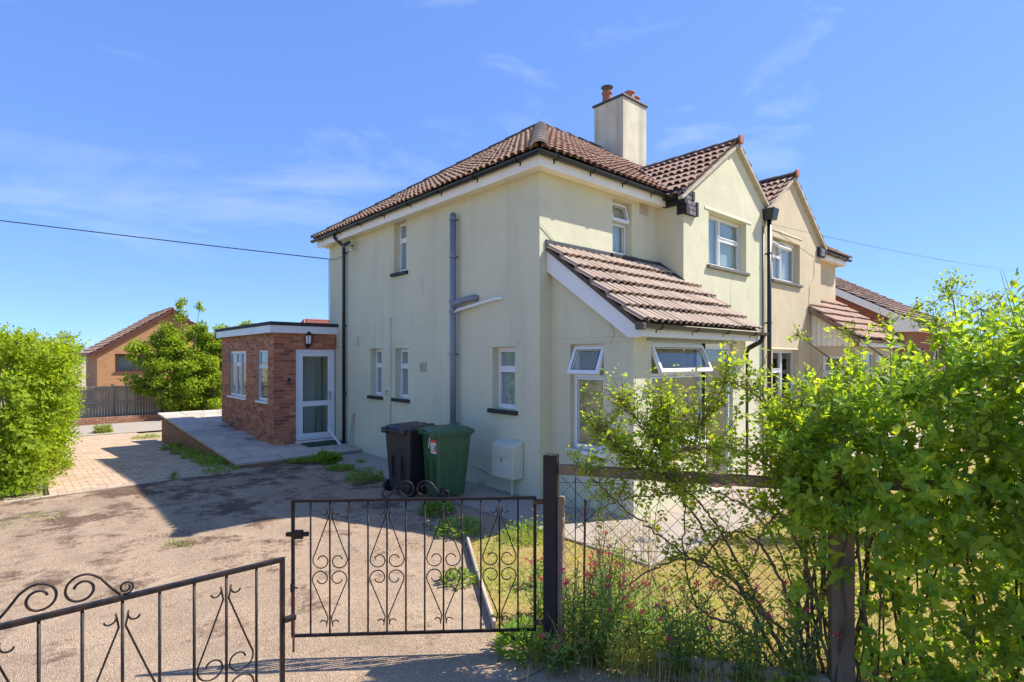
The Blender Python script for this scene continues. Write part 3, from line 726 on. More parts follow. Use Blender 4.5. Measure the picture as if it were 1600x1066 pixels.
# brick kneeler at the foot of the gable
kn = MB().box(3.082, 3.34, -.565, -.526, 4.70, 5.04).build('kneeler', BLACKB, H)
for r_, (x0, x1, z0) in enumerate([(3.06, 3.47, 4.70), (3.06, 3.47, 4.785), (3.0, 3.47, 4.87), (2.96, 3.34, 4.955), (2.90, 3.34, 5.04)]):
    xx = x0 + .11; q = MB().box(x0, x0 + .105, -.60, -.40 if r_ < 2 else -.15, z0, z0 + .08).build('kneeler_brick', BLACKB, kn, bev=.004)
    while xx < x1 - .1:
        ww = min(.135, x1 - .075 - xx)
        if ww > .03 and r_ < 4: MB().box(xx, xx + ww - .008, -.592, -.566, z0 + .004, z0 + .077).build('kneeler_brick', PURPLE, kn, bev=.004)
        elif ww > .03: MB().box(xx, xx + ww - .004, -.598, -.566, z0, z0 + .06).build('kneeler_brick', BLACKB, kn, bev=.004)
        xx += ww
        if ww < .135: break
    MB().box(x1 - .072, x1, -.602, -.53, z0, z0 + .085).build('kneeler_brick', BLACKB, kn, bev=.004)
MB().box(2.86, 3.03, -.50, -.24, 4.95, 5.05).build('gutter_end', BLACKP, H, bev=.01)
# hopper and downpipe on the party line
hp = MB(); hp.add([(6.24, -.78, 5.36), (6.52, -.78, 5.36), (6.52, -.54, 5.36), (6.24, -.54, 5.36), (6.27, -.74, 5.12), (6.49, -.74, 5.12), (6.49, -.54, 5.12), (6.27, -.54, 5.12)], [(3, 2, 1, 0), (4, 5, 6, 7), (0, 1, 5, 4), (1, 2, 6, 5), (2, 3, 7, 6), (3, 0, 4, 7)])
hp.build('hopper', BLACKP, H, bev=.008)
pipe(H, [(6.38, -.62, 5.13), (6.38, -.62, 0)], .045, BLACKP, clips=[(6.38, -.62, z, 6.38, -.53) for z in (4.4, 2.9, 1.4)])
pipe(H, [(6.25, -.55, 5.0), (6.25, -.55, 0)], .018, GREYP, 'cable_conduit')
# chimney
ch = MB().box(5.9, 6.94, 2.9, 3.86, 6.6, 8.93).build('chimney', CHIM, H, bev=.012)
MB().box(5.86, 6.98, 2.86, 3.90, 8.932, 8.985).build('chimney_cap', LEAD, ch, bev=.008)
MB().add([(5.9, 2.9, 8.986), (6.94, 2.9, 8.986), (6.94, 3.86, 8.986), (5.9, 3.86, 8.986), (6.15, 3.1, 9.06), (6.7, 3.1, 9.06), (6.7, 3.65, 9.06), (6.15, 3.65, 9.06)], [(4, 5, 6, 7), (0, 1, 5, 4), (1, 2, 6, 5), (2, 3, 7, 6), (3, 0, 4, 7)]).build('flaunching', VERGE, ch)
pot = [(.14, -.05), (.135, .04), (.12, .20), (.12, .26), (.145, .27), (.145, .31), (.115, .32), (.09, .33)]
for (x, y, s) in ((6.13, 3.60, 1), (6.45, 3.1, .75), (6.76, 3.15, .62)):
    MB().lathe([(r*1.0, z*s + 9.02) for r, z in pot], 18, (x, y, 0)).build('chimney_pot', TERRA, ch, smooth=True)
cw = MB()
for t in range(4):
    a = t*math.pi/2 + .4; cw.tube([(6.13 + .10*math.cos(a), 3.60 + .10*math.sin(a), 9.30), (6.13 + .10*math.cos(a), 3.60 + .10*math.sin(a), 9.46)], .008, 6)
cw.lathe([(.16, 9.455), (.165, 9.47), (.10, 9.50), (.02, 9.515)], 16, (6.13, 3.60, 0)); cw.build('chimney_cowl', BLACKP, ch)
MB().bar((5.88, 2.85, 7.16), (5.88, 3.70, 7.74), .03, .10).build('flashing', LEAD, ch)
MB().bar((5.86, 2.87, 7.17), (6.98, 2.87, 7.17), .03, .10).build('flashing', LEAD, ch)

# pipes on the side wall
pipe(H, [(-.115, 2.02, .03), (-.115, 2.02, 4.62)], .055, GREYP, 'soil_pipe', clips=[(-.115, 2.02, z, 0, 2.02) for z in (4.55, 3.9, 2.2, 1.0)])
q = MB(); q.lathe([(.055, 0), (.06, .015), (.035, .04), (.012, .05)], 12, (-.115, 2.02, 4.62)); q.build('vent_cap', GREYP, H)
pipe(H, [(-.115, 2.02, 3.03), (-.115, 1.90, 3.09), (-.10, 1.60, 3.13), (-.06, 1.50, 3.14), (.02, 1.48, 3.14)], .055, GREYP, 'branch_pipe')
for z in (3.12, 2.94): MB().lathe([(.055, -.03), (.07, -.03), (.07, .03), (.055, .03)], 14, (-.115, 2.02, z)).build('pipe_collar', GREYP, H)
pipe(H, [(-.115, 1.97, 2.93), (-.10, 1.85, 2.97), (-.075, .90, 3.08), (-.04, .84, 3.085), (.02, .83, 3.085)], .024, WHITEP, 'waste_pipe')
pipe(H, [(-.285, 6.50, 5.01), (-.28, 6.49, 4.93), (-.09, 6.44, 4.76), (-.075, 6.44, 4.66), (-.075, 6.44, .06)], .038, BLACKP, clips=[(-.075, 6.44, z, 0, 6.44) for z in (4.6, 2.9, 1.3)])
pipe(H, [(-.015, 4.37, 2.93), (-.015, 4.37, .46)], .010, SAGE, 'cable_conduit')
MB().box(-.035, 0, 4.33, 4.41, 2.90, 2.97).build('junction_box', SAGE, H, bev=.006)
MB().box(-.02, 0, 4.24, 4.42, .42, .62).build('access_plate', SAGE, H, bev=.004)
MB().box(-.05, 0, 5.82, 5.93, 2.42, 2.62).build('alarm_box', METER, H, bev=.012)
MB().box(-.03, 0, 6.80, 6.92, 2.42, 2.62).build('alarm_box', METER, H, bev=.008)
vb = MB().box(-.012, -.001, 3.02, 3.26, 1.88, 2.05).build('air_brick', VERGE, H)
for k in range(5):
    for j in range(3): MB().box(-.018, -.0125, 3.035 + k*.044, 3.065 + k*.044, 1.892 + j*.052, 1.93 + j*.052).build('vent_bar', VERGE, vb)
vb = MB().box(-.014, -.001, 1.28, 1.48, .04, .14).build('air_brick', CHIM, H)
for k in range(5): MB().box(-.02, -.0145, 1.292 + k*.037, 1.318 + k*.037, .052, .128).build('vent_bar', CHIM, vb)
pipe(H, [(-.02, 1.55, .33), (-.025, 1.25, .30), (-.025, 1.0, .22), (-.05, .84, .24)], .016, METER, 'gas_hose')
MB().tube([(-.06, 4.50, 1.34), (-.06, 4.50, 1.43), (-.02, 4.50, 1.45), (0, 4.5, 1.45)], .016, 8).build('wall_tap', STEEL, H)

for pts in ([(-.001, 3.2, 3.7), (-.001, 3.12, 3.3)], [(-.001, .52, 2.33), (-.001, .40, 2.42), (-.001, .36, 2.60)], [(4.9, -.526, 3.8), (4.8, -.526, 3.4), (4.86, -.526, 3.0)]):
    ps = []
    for a_, c_ in zip(pts[:-1], pts[1:]):
        for k_ in range(6): q_ = Vector(a_).lerp(Vector(c_), k_/6); ps.append(q_ + Vector((0, random.uniform(-.012, .012) if a_[0] < 1 else 0, random.uniform(-.01, .01))))
    MB().tube(ps, .0014, 4).build('crack', STONESILL, H)
MB().tube([(.255, -1.12, 2.34), (.255, -1.18, 2.46), (.255, -1.10, 2.62)], .003, 4).build('crack', STONESILL, H)
# ---- porch (part of the house)
PM = frame((.256, 0, 0), (0, -1, 0)); QM = frame((.456, -1.487, 0), (1, 0, 0))
wall(H, PM, 1.487, -.3, 2.42, [(.37, .99, .82, 2.33)], .2, SAGE, 'porch_wall')
MB(PM).prism([(0, 2.422), (1.487, 2.422), (1.487, 2.60), (0, 3.70)], 0, .2).build('porch_wall', SAGE, H)
wall(H, QM, 2.964, -.3, 2.42, [(.204, 1.63, .88, 2.36), (1.63, 2.52, .06, 2.36)], .2, SAGE, 'porch_wall')
MB().box(3.22, 3.42, -1.287, -.527, -.3, 2.42).build('porch_wall', SAGE, H)
MB().box(.46, 3.2, -1.28, -.002, .0, .08).build('porch_floor', SLAB, H)
window(H, PM, .37, .99, .82, 2.33, [(0, 1, 0, .71), (0, 1, .71, 1, 24)], .09, 'white')
window(H, QM, .204, 1.63, .88, 2.36, [(0, 1, 0, .70), (0, 1, .70, 1, 24)], .05, 'white')
window(H, QM, 1.632, 2.52, .06, 2.36, [(0, 1, 0, 1)], .05, None, fw=.06)
MB(PM).box(.25, 1.12, -.012, 0, 2.335, 2.35).build('render_drip', SAGE, H)
MB(QM).box(.10, 2.6, -.03, 0, 2.372, 2.395).build('render_drip', GREYP, H)
proof = MB().add([(.14, -1.65, 2.585), (3.56, -1.65, 2.585), (3.56, -.53, 3.408), (3.075, -.53, 3.408), (3.075, 0, 3.798), (.14, 0, 3.798)], [(0, 1, 2, 3), (0, 3, 4, 5)]).build('porch_roof', DECK, H)
tiled(proof, (.12, -1.68, 2.575), (1, 0, 0), (0, 1, .735), [(0, 0), (3.0, 0), (3.0, 1.68*1.241), (0, 1.68*1.241)], .345, TILEP, 150)
tiled(proof, (.12, -1.68, 2.575), (1, 0, 0), (0, 1, .735), [(3.0, 0), (3.48, 0), (3.48, 1.15*1.241), (3.0, 1.15*1.241)], .345, TILEP, 50)
MB().bar((.14, -1.67, 2.545), (.14, -.02, 3.765), .05, .05).build('undercloak', mat('undercloak', (.11, .075, .055), .95, var=.3, vscale=20, bump=.5, bscale=80), proof)
MB(frame((.15, 0, 0), (0, -1, 0))).prism([(.0, 3.735), (1.66, 2.515), (1.66, 2.40), (1.47, 2.40), (0, 3.43)], 0, .03).build('bargeboard', WHITEP, H, bev=.004)
MB().box(.182, 3.52, -1.66, -1.632, 2.41, 2.55).build('fascia', WHITEP, H, bev=.004)
MB().box(.182, 3.52, -1.63, -1.488, 2.425, 2.445).build('soffit', WHITEP, H)
gutter(H, (.06, -1.664, 2.565), (3.66, -1.664, 2.555), (0, -1, 0), brk=4)
MB().box(.035, .10, -1.79, -1.66, 2.49, 2.575).build('gutter_end', mat('brown_end_cap', (.10, .075, .06), .6, var=.2, vscale=10), H, bev=.012)
pipe(H, [(3.55, -1.72, 2.50), (3.55, -1.70, 2.42), (3.50, -1.50, 2.30), (3.49, -1.46, 2.22), (3.49, -1.46, .03)], .042, BLACKP, clips=[(3.49, -1.46, z, 3.42, -1.46) for z in (1.9, .9)])
MB().bar((.12, -.012, 3.855), (3.08, -.012, 3.855), .025, .09).build('flashing', LEAD, proof)
MB().bar((3.068, -.0, 3.87), (3.068, -.53, 3.48), .025, .10).build('flashing', LEAD, proof)
MB().bar((3.08, -.54, 3.47), (3.56, -.54, 3.47), .025, .06).build('flashing', VERGE, proof)
MB().tube([(.0, -.015, 4.12), (.12, -.015, 4.05), (.28, -.012, 3.93), (.36, -.012, 3.88)], .006, 5).build('cable', SAGE, H)

# ================================================================ THE BEIGE NEIGHBOUR HALF
NB = empty('semi_detached_house', (9.4, 3.5, 0), 'beige rendered semi-detached house joined to the right of the sage green one', 'house')
NX = 12.4
NM = frame((6.382, -.528, 0), (1, 0, 0))
wall(NB, NM, 3.0, -.3, 5.06, [(.39, 1.92, 3.90, 4.86), (.39, 1.85, .95, 2.33)], .28, BEIGE)
MB().box(9.382, 9.662, -.528, -.002, -.3, 5.06).build('wall', BEIGE, NB)
wall(NB, frame((9.40, .0, 0), (1, 0, 0)), NX - 9.40, -.3, 4.94, [(.9, 1.5, 3.9, 4.8)], .28, BEIGE)
MB().box(NX - .28, NX, .282, 7.4, -.3, 4.94).build('wall', BEIGE, NB)
MB().box(6.40, NX - .28, 7.13, 7.41, -.3, 4.94).build('wall', BEIGE, NB)
MB().prism([(6.382, 5.062), (9.66, 5.062), (9.66, 5.064), (7.82, 6.35), (6.382, 5.35)], -.528, -.248).build('gable', BEIGE, NB)
MB().box(6.4, NX - .28, .285, 7.12, 2.45, 2.62).build('floor', INTD, NB)
window(NB, NM, .39, 1.92, 3.90, 4.86, [(0, .46, 0, .62), (0, .46, .62, 1, 50), (.46, 1, 0, 1)], .13, STONESILL, (BLIND, .07))
window(NB, NM, .39, 1.85, .95, 2.33, [(0, .5, 0, .66), (0, .5, .66, 1), (.5, 1, 0, 1)], .13, STONESILL, (BLIND, .6))
window(NB, frame((9.40, .0, 0), (1, 0, 0)), .9, 1.5, 3.9, 4.8, two, .13, STONESILL, (BLIND, .4))
for zt in (5.02, 2.36): MB(NM).add([(.30, 0, zt + .02), (2.05, 0, zt), (2.05, 0, zt - .03), (.30, 0, zt - .03), (.30, -.012, zt - .015), (2.05, -.012, zt - .02), (2.05, -.012, zt - .03), (.30, -.012, zt - .03)], [(4, 7, 6, 5), (0, 4, 5, 1), (3, 2, 6, 7), (0, 3, 7, 4), (1, 5, 6, 2)]).build('window_drip', BEIGE, NB)
nroof = MB(); nr0 = NX - 3.7
nroof.add([(6.38, -.27, E0), (NX + .27, -.27, E0), (nr0, 3.705, zr), (6.38, 3.705, zr), (NX + .27, 7.68, E0), (6.38, 7.68, E0)], [(0, 1, 2, 3), (1, 4, 2), (4, 5, 3, 2)])
nroof = nroof.build('roof', DECK, NB)
tiled(nroof, (6.39, -.29, E0), (1, 0, 0), (0, 1, PT), [(0, 0), (NX + .27 - 6.39, 0), (nr0 - 6.39, 3.99*SF), (0, 3.99*SF)], .34, TILE, 60, skip=lambda u, v: u < 2.4 and v < 2.2)
ridge(nroof, (6.42, 3.705, zr + .05), (nr0, 3.705, zr + .05), RIDGED, .12, .45)
ridge(nroof, (NX + .3, -.3, E0 + .02), (nr0, 3.7, zr + .05), RIDGED, .12, .45, 'hip_tile')
ngr = MB().add([(6.385, -.58, 5.395), (7.82, -.58, 6.40), (7.82, 2.2, 6.40), (6.385, 2.2, 5.395), (9.85, -.58, 4.98), (9.85, 2.2, 4.98)], [(0, 3, 2, 1), (1, 2, 5, 4)]).build('gable_roof', DECK, NB)
tiled(ngr, (6.40, 2.2, 5.40), (0, -1, 0), (1, 0, .7), [(0, 0), (2.82, 0), (2.82, 1.42*1.2207), (0, 1.42*1.2207)], .34, TILE, 60)
tiled(ngr, (9.87, -.62, 4.965), (0, 1, 0), (-1, 0, .7), [(0, 0), (2.82, 0), (2.82, 2.05*1.2207), (0, 2.05*1.2207)], .34, TILE, 0)
ridge(ngr, (7.82, -.66, 6.43), (7.82, 2.1, 6.43), RIDGED, .12, .45)
MB(basis((7.82, -.665, 6.46), (1, 0, 0), (0, 0, 1), (0, -1, 0))).lathe([(.10, -.02), (.10, 0), (.085, .012), (.02, .014)], 16).build('ridge_end', TERRA, ngr)
for a, c in (((6.39, -.575, 5.365), (7.81, -.575, 6.36)), ((7.83, -.575, 6.36), (9.84, -.575, 4.95))):
    MB().bar(a, c, .09, .055).build('verge', VERGE, ngr)
MB().box(9.40, 9.80, -.60, -.53, 4.72, 4.96).build('kneeler', BLACKB, NB, bev=.006)
MB().box(9.48, 9.72, -.61, -.601, 4.75, 4.93).build('kneeler_brick', PURPLE, NB)
MB().box(9.664, NX + .2, -.2, -.002, 4.90, 4.93).build('soffit', CREAM, NB)
MB().box(9.80, NX + .224, -.224, -.2, 4.87, 5.07).build('fascia', CREAM, NB)
MB().box(NX + .2, NX + .224, -.2, 7.6, 4.87, 5.07).build('fascia', CREAM, NB)
gutter(NB, (9.80, -.228, 5.055), (NX + .36, -.228, 5.055), (0, -1, 0), brk=4)
MB().tube([(9.2, -.535, 4.62), (9.2, -.535, 4.2), (8.9, -.535, 3.9), (8.7, -.54, 2.4)], .006, 5).build('cable', BEIGE, NB)
# neighbour porch
KM = frame((9.0, -.53, 0), (0, -1, 0))
wall(NB, KM, .957, -.3, 2.42, [(.25, .80, 1.0, 2.2)], .18, BEIGE, 'porch_wall')
MB(KM).prism([(0, 2.422), (.957, 2.422), (.957, 2.60), (0, 3.30)], 0, .18).build('porch_wall', BEIGE, NB)
for k in range(8): MB(KM).prism([(.02 + k*.117, 2.43), (.125 + k*.117, 2.43), (.125 + k*.117, 3.26 - .735*(.125 + k*.117)), (.02 + k*.117, 3.26 - .735*(.02 + k*.117))], -.009, -.001).build('cladding_board', CREAM, NB)
wall(NB, frame((9.18, -1.487, 0), (1, 0, 0)), 3.0, -.3, 2.42, [(.3, 1.5, .9, 2.3), (1.7, 2.6, .05, 2.2)], .18, BEIGE, 'porch_wall')
window(NB, KM, .25, .80, 1.0, 2.2, two, .06, 'white')
window(NB, frame((9.18, -1.487, 0), (1, 0, 0)), .3, 1.5, .9, 2.3, [(0, .5, 0, 1), (.5, 1, 0, 1)], .06, 'white', (BLIND, .3))
window(NB, frame((9.18, -1.487, 0), (1, 0, 0)), 1.7, 2.6, .05, 2.2, [(0, 1, 0, .5), (0, 1, .5, 1)], .06, None)
MB().box(12.0, 12.18, -1.3, -.002, -.3, 2.42).build('porch_wall', BEIGE, NB)
npr = MB().add([(8.82, -1.65, 2.585), (12.3, -1.65, 2.585), (12.3, 0, 3.798), (9.67, 0, 3.798), (9.67, -.53, 3.408), (8.82, -.53, 3.408)], [(0, 1, 2, 3), (0, 3, 4, 5)]).build('porch_roof', DECK, NB)
tiled(npr, (9.7, -1.68, 2.575), (1, 0, 0), (0, 1, .735), [(0, 0), (2.7, 0), (2.7, 1.68*1.241), (0, 1.68*1.241)], .345, TILE, 80)
tiled(npr, (9.7, -1.68, 2.575), (1, 0, 0), (0, 1, .735), [(-.9, 0), (0, 0), (0, 1.15*1.241), (-.9, 1.15*1.241)], .345, TILE, 40)
MB().bar((8.83, -1.66, 2.53), (8.83, -.54, 3.353), .04, .10).build('bargeboard', WOOD, NB)
MB().box(8.86, 12.3, -1.66, -1.632, 2.41, 2.55).build('fascia', WHITEP, NB)
gutter(NB, (8.75, -1.664, 2.565), (12.4, -1.664, 2.555), (0, -1, 0), brk=4)

# ================================================================ BRICK EXTENSION
X = empty('brick_extension', (-.7, 9.2, .1), 'single storey red brick flat roofed extension with white glazed door', 'extension')
LM = frame((-1.46, 11.32, 0), (0, -1, 0)); DM = frame((-1.21, 7.03, 0), (1, 0, 0)); DB = frame((-1.46, 7.03, 0), (1, 0, 0))
lh = [(.77, 2.26, 1.12, 2.33), (3.16, 3.90, 1.12, 2.35)]; dh = [(.49, 1.43, .20, 2.34)]
w1 = wall(X, LM, 4.29, -.5, 2.74, lh, .25, MORTAR)
w2 = wall(X, DM, 1.208, -.5, 2.74, [(.24, 1.18, .20, 2.34)], .25, MORTAR)
def lay(M, w_, z0, z1, holes, ph):
    out = []; z = z0; k = ph
    while z < z1 - .04:
        x = 0 if k % 2 else -.11
        while x < w_:
            segs = [(max(x, -.008), min(x + .2155, w_ + .0))]
            for h in holes:
                if h[3] > z + .03 and h[2] < z + .04:
                    ns = []
                    for a, c in segs:
                        if c <= h[0] or a >= h[1]: ns.append((a, c))
                        else:
                            if a < h[0] - .02: ns.append((a, h[0] - .003))
                            if c > h[1] + .02: ns.append((h[1] + .003, c))
                    segs = ns
            for a, c in segs:
                if c - a > .03: out.append(M @ Matrix.Translation(((a + c)/2, .004 + random.uniform(-.0025, .0025), z + .0325)) @ Matrix.Diagonal((c - a, .024, .065, 1)))
            x += .2255
        z += .0755; k += 1
    return out
pieces('brick', CUBE, lay(LM, 4.29, -.02, 2.74, lh, 0), BRICK, w1, 150, 'brick_field')
pieces('brick', CUBE, lay(DB, 1.455, .0, 2.74, dh, 1), BRICK, w2, 150, 'brick_field')
MB().box(-1.21, 3.0, 11.1, 11.32, -.6, 2.74).build('wall', BBRICK, X)
MB().box(-1.2, -.02, 8.25, 8.30, .15, 2.70).build('interior_wall', INTW, X)
MB().box(-.34, -.05, 8.20, 8.249, .2, 2.2).build('interior_door', WHITE, X)
MB().box(-.019, -.003, 7.29, 11.1, .19, 2.70).build('interior_wall', INTW, X)
MB().box(-1.2, -.02, 7.3, 11.1, .10, .19).build('floor', INTD, X)
MB().box(-1.2, 0, 7.29, 11.1, 2.70, 2.73).build('ceiling', INTW, X)
b = MB(); b.box(-1.58, -1.55, 6.91, 11.46, 2.705, 2.875); b.build('fascia', WHITEP, X, bev=.004)
MB().box(-1.55, -.004, 6.91, 6.94, 2.705, 2.875).build('fascia', WHITEP, X, bev=.004)
MB().box(-1.55, -.004, 6.942, 7.029, 2.715, 2.735).build('soffit', WHITEP, X)
MB().box(-1.60, -.004, 6.885, 11.5, 2.876, 2.955).build('flat_roof', FLAT, X, bev=.012)
window(X, LM, *lh[0], [(0, .36, 0, 1), (.36, .66, 0, .72), (.36, .66, .72, 1), (.66, 1, 0, 1)], .03, 'white')
window(X, LM, *lh[1], [(0, 1, 0, .68), (0, 1, .68, 1)], .03, 'white')
b = MB(DM); border(b, .242, 1.178, .202, 2.338, .065, .02, .09); dr = b.build('door', WHITE, X, bev=.004)
b = MB(DM); border(b, .31, 1.11, .27, 2.27, .095, .01, .06); b.box(.405, 1.015, .012, .058, 1.0, 1.12); b.build('door_leaf', WHITE, dr, bev=.006)
for a, c in ((.36, 1.01), (1.11, 2.18)): MB(DM).box(.40, 1.02, .03, .036, a, c).build('pane', GLASS, dr)
b = MB(DM); b.box(1.045, 1.075, -.008, .01, 1.12, 1.34); b.tube([(1.06, 0, 1.27), (1.06, -.05, 1.27), (.95, -.055, 1.27)], .009, 8); b.build('handle', STEEL, dr)
MB(DM).box(.22, 1.20, -.05, .02, .165, .20).build('threshold', WHITE, dr, bev=.004)
# things on and around the extension
ln = empty('wall_lantern', (-.71, 6.97, 2.4), 'black carriage wall lantern above the white glazed door', 'lantern')
lx, ly, lz = -.71, 6.93, 2.44
MB().lathe([(.055, .0), (.07, .015), (.075, .03)], 6, (lx, ly, lz)).build('base', BLACKP, ln)
MB().lathe([(.065, .03), (.075, .22)], 6, (lx, ly, lz)).build('lantern_glass', PRINTW, ln)
for k in range(6):
    a = k*math.pi/3; MB().bar((lx + .068*math.cos(a), ly + .068*math.sin(a), lz + .03), (lx + .079*math.cos(a), ly + .079*math.sin(a), lz + .22), .012, .012).build('lantern_bar', BLACKP, ln)
MB().lathe([(.095, .22), (.09, .24), (.045, .30), (.012, .33)], 6, (lx, ly, lz)).build('lantern_roof', BLACKP, ln)
MB().box(lx - .03, lx + .03, 7.0, 7.028, lz - .06, lz + .06).build('back_plate', BLACKP, ln)
MB().tube([(lx, 7.0, lz - .03), (lx, 6.96, lz - .07), (lx, ly, lz - .05), (lx, ly, lz)], .01, 6).build('bracket', BLACKP, ln)
db = MB().box(-1.155, -1.10, 6.995, 7.02, 1.54, 1.68).build('doorbell', BLACKP, None, bev=.008); tag(db, 'small black doorbell on the brick wall left of the glazed door', 'doorbell')
MB().lathe([(.014, 0), (.014, .004)], 12, (0, 0, 0)).build('button', STEEL, db).matrix_basis = basis((-1.128, 6.994, 1.58), (1, 0, 0), (0, 0, 1), (0, -1, 0))
dm = MB(Matrix.Translation((-.47, 6.62, pz(6.62) + .006)) @ Matrix.Rotation(sl, 4, 'X')).box(-.45, .45, -.22, .22, 0, .018).build('doormat', MAT_G, None, bev=.005); tag(dm, 'dark green doormat on the slabs below the glazed door', 'doormat')
pl = MB().bar((-.14, 6.30, .03), (-.36, 6.66, .50), .06, .035).build('board_offcut', WHITEP, None, bev=.004); tag(pl, 'short white offcut of board leaning by the black downpipe', 'board')
pl = MB().bar((-.12, 6.10, .04), (-.03, 6.02, .86), .02, .04).build('timber_batten', WOODG, None, bev=.003); tag(pl, 'thin grey batten leaning on the green wall beside the downpipe', 'batten')
fl = empty('floodlight', (-.1, 6.0, 4.7), 'twin black security floodlight under the eaves by the downpipe', 'floodlight')
MB().box(-.05, -.001, 5.90, 6.02, 4.62, 4.74).build('base', METER, fl, bev=.008)
MB().tube([(-.05, 5.96, 4.68), (-.12, 6.0, 4.70)], .015, 8).build('arm', BLACKP, fl)
b = MB(basis((-.20, 6.05, 4.72), (.3, .954, 0), (.80, -.25, .54), (.515, -.16, -.84))); b.box(-.13, .13, -.09, .09, -.03, .03); hd = b.build('head', BLACKP, fl, bev=.008)
b = MB(basis((-.20, 6.05, 4.72), (.3, .954, 0), (.80, -.25, .54), (.515, -.16, -.84))); b.box(-.11, .11, -.07, .07, -.036, -.031); b.build('lens', LGLASS, hd)
MB().lathe([(.02, 0), (.035, .02), (.03, .05), (.01, .06)], 12, (-.14, 5.95, 4.56)).build('sensor', WHITEP, fl)

# ================================================================ FAR HOUSES
B = empty('bungalow', (.9, 38, -.6), 'orange brick gabled bungalow behind the timber fence', 'bungalow')
BGM = frame((-2.6, 32, 0), (1, 0, 0))
wall(B, BGM, 7.0, -.7, 2.5, [(.80, 2.6, 1.35, 2.38)], .25, BBRICK)
MB(BGM).prism([(0, 2.502), (7.0, 2.502), (3.5, 4.85)], 0, .25).build('gable', BBRICK, B)
MB().box(-2.6, -2.35, 32.252, 39, -.7, 2.5).build('wall', BBRICK, B)
MB().box(4.15, 4.4, 32.252, 39, -.7, 2.5).build('wall', BBRICK, B)
MB().box(-2.35, 4.15, 38.75, 39, -.7, 2.5).build('wall', BBRICK, B)
BROWNF = mat('brown_frame', (.10, .035, .028), .5)
window(B, BGM, .80, 2.6, 1.35, 2.38, [(0, .5, 0, 1), (.5, 1, 0, 1)], .06, BROWNF, (BLIND, .35), .08, BROWNF)
br = MB()
for s_ in (-1, 1):
    e = .9 + s_*3.85; br.add([(e, 31.75, 2.28), (.9, 31.75, 4.95), (.9, 39.2, 4.95), (e, 39.2, 2.28), (e, 31.75, 2.38), (.9, 31.75, 5.05), (.9, 39.2, 5.05), (e, 39.2, 2.38)], [(0,1,2,3),(4,5,6,7),(0,1,5,4),(1,2,6,5),(2,3,7,6),(3,0,4,7)])
br = br.build('roof', DECK, B)
tiled(br, (-2.99, 39.2, 2.36), (0, -1, 0), (1, 0, .693), [(0, 0), (7.5, 0), (7.5, 4.73), (0, 4.73)], .36, TILE, 0)
tiled(br, (4.79, 31.72, 2.36), (0, 1, 0), (-1, 0, .693), [(0, 0), (7.5, 0), (7.5, 4.73), (0, 4.73)], .36, TILE, 0)
ridge(br, (.9, 31.7, 5.07), (.9, 39.2, 5.07), TILE, .14, .45)
for s_ in (-1, 1): MB().bar((.9 + s_*3.85, 31.76, 2.25), (.9 + s_*.02, 31.76, 4.92), .03, .16).build('bargeboard', BROWNF, B)
gutter(B, (-2.98, 31.7, 2.36), (-2.98, 39.2, 2.36), (-1, 0, 0), brk=0)

FH = empty('far_house', (18.5, 40, -.6), 'distant house of which only the red tiled roof tip shows over the extension', 'house')
MB().box(12.9, 22, 41, 48, -.7, 2.7).build('wall', RBRICK, FH)
fr_ = MB().add([(12.4, 40.6, 2.7), (22.5, 40.6, 2.7), (22.5, 48.4, 2.7), (12.4, 48.4, 2.7), (13.6, 44.5, 5.75), (22.5, 44.5, 5.75)], [(0, 1, 5, 4), (2, 3, 4, 5), (3, 0, 4), (1, 2, 5), (0, 3, 2, 1)]).build('roof', TERRA, FH)
tiled(fr_, (12.9, 40.55, 2.7), (1, 0, 0), (0, 1, .78), [(0, 0), (9, 0), (9, 4.95), (.9, 4.95)], .36, TERRA, 0)

T = empty('brick_house', (19, 3, 0), 'red brick house with white bargeboard and brown roof beyond the beige house', 'house')
TGM = frame((16, 9, 0), (0, -1, 0))
MB(TGM).prism([(0, -.3), (9.9, -.3), (9.9, 3.36), (5, 6.10), (0, 3.4)], 0, .25).build('gable', RBRICK, T)
wall(T, frame((16.25, -.9, 0), (1, 0, 0)), 6.5, -.3, 3.36, [(1.0, 2.4, 1.3, 2.5), (3.9, 5.2, 1.3, 2.5)], .25, RBRICK)
for a in (1.0, 3.9): window(T, frame((16.25, -.9, 0), (1, 0, 0)), a, a + 1.35, 1.3, 2.5, [(0, .5, 0, 1), (.5, 1, 0, 1)], .08, 'white', (BLIND, .3))
MB().box(22.5, 22.75, -.65, 9, -.3, 3.4).build('wall', RBRICK, T)
tr_ = MB().add([(15.75, -1.3, 3.28), (23, -1.3, 3.28), (23, 4, 6.25), (15.75, 4, 6.25), (23, 9.3, 3.28), (15.75, 9.3, 3.28)], [(0, 1, 2, 3), (3, 2, 4, 5)]).build('roof', DECK, T)
TILEB = mat('brown_far_tile', (.30, .20, .15), .9, ramp=[(.31, .21, .155), (.36, .25, .19), (.26, .175, .135)], var=.15, vscale=2)
tiled(tr_, (15.72, -1.33, 3.29), (1, 0, 0), (0, 1, .56), [(0, 0), (7.3, 0), (7.3, 5.33*1.146), (0, 5.33*1.146)], .34, TILEB, 120)
MB().bar((15.72, -1.36, 3.14), (15.72, 4, 6.14), .03, .22).build('bargeboard', WHITEP, T)
MB(frame((15.72, 0, 0), (0, -1, 0))).prism([(.55, 3.0), (1.35, 3.0), (1.35, 3.12), (.55, 3.55)], -.014, .28).build('box_end', WHITEP, T)
MB().box(15.74, 23, -1.33, -1.30, 3.06, 3.26).build('fascia', WHITEP, T)
MB().box(15.75, 23, -1.3, -.902, 3.06, 3.08).build('soffit', WHITEP, T)
gutter(T, (15.7, -1.335, 3.26), (23, -1.335, 3.26), (0, -1, 0), brk=0)

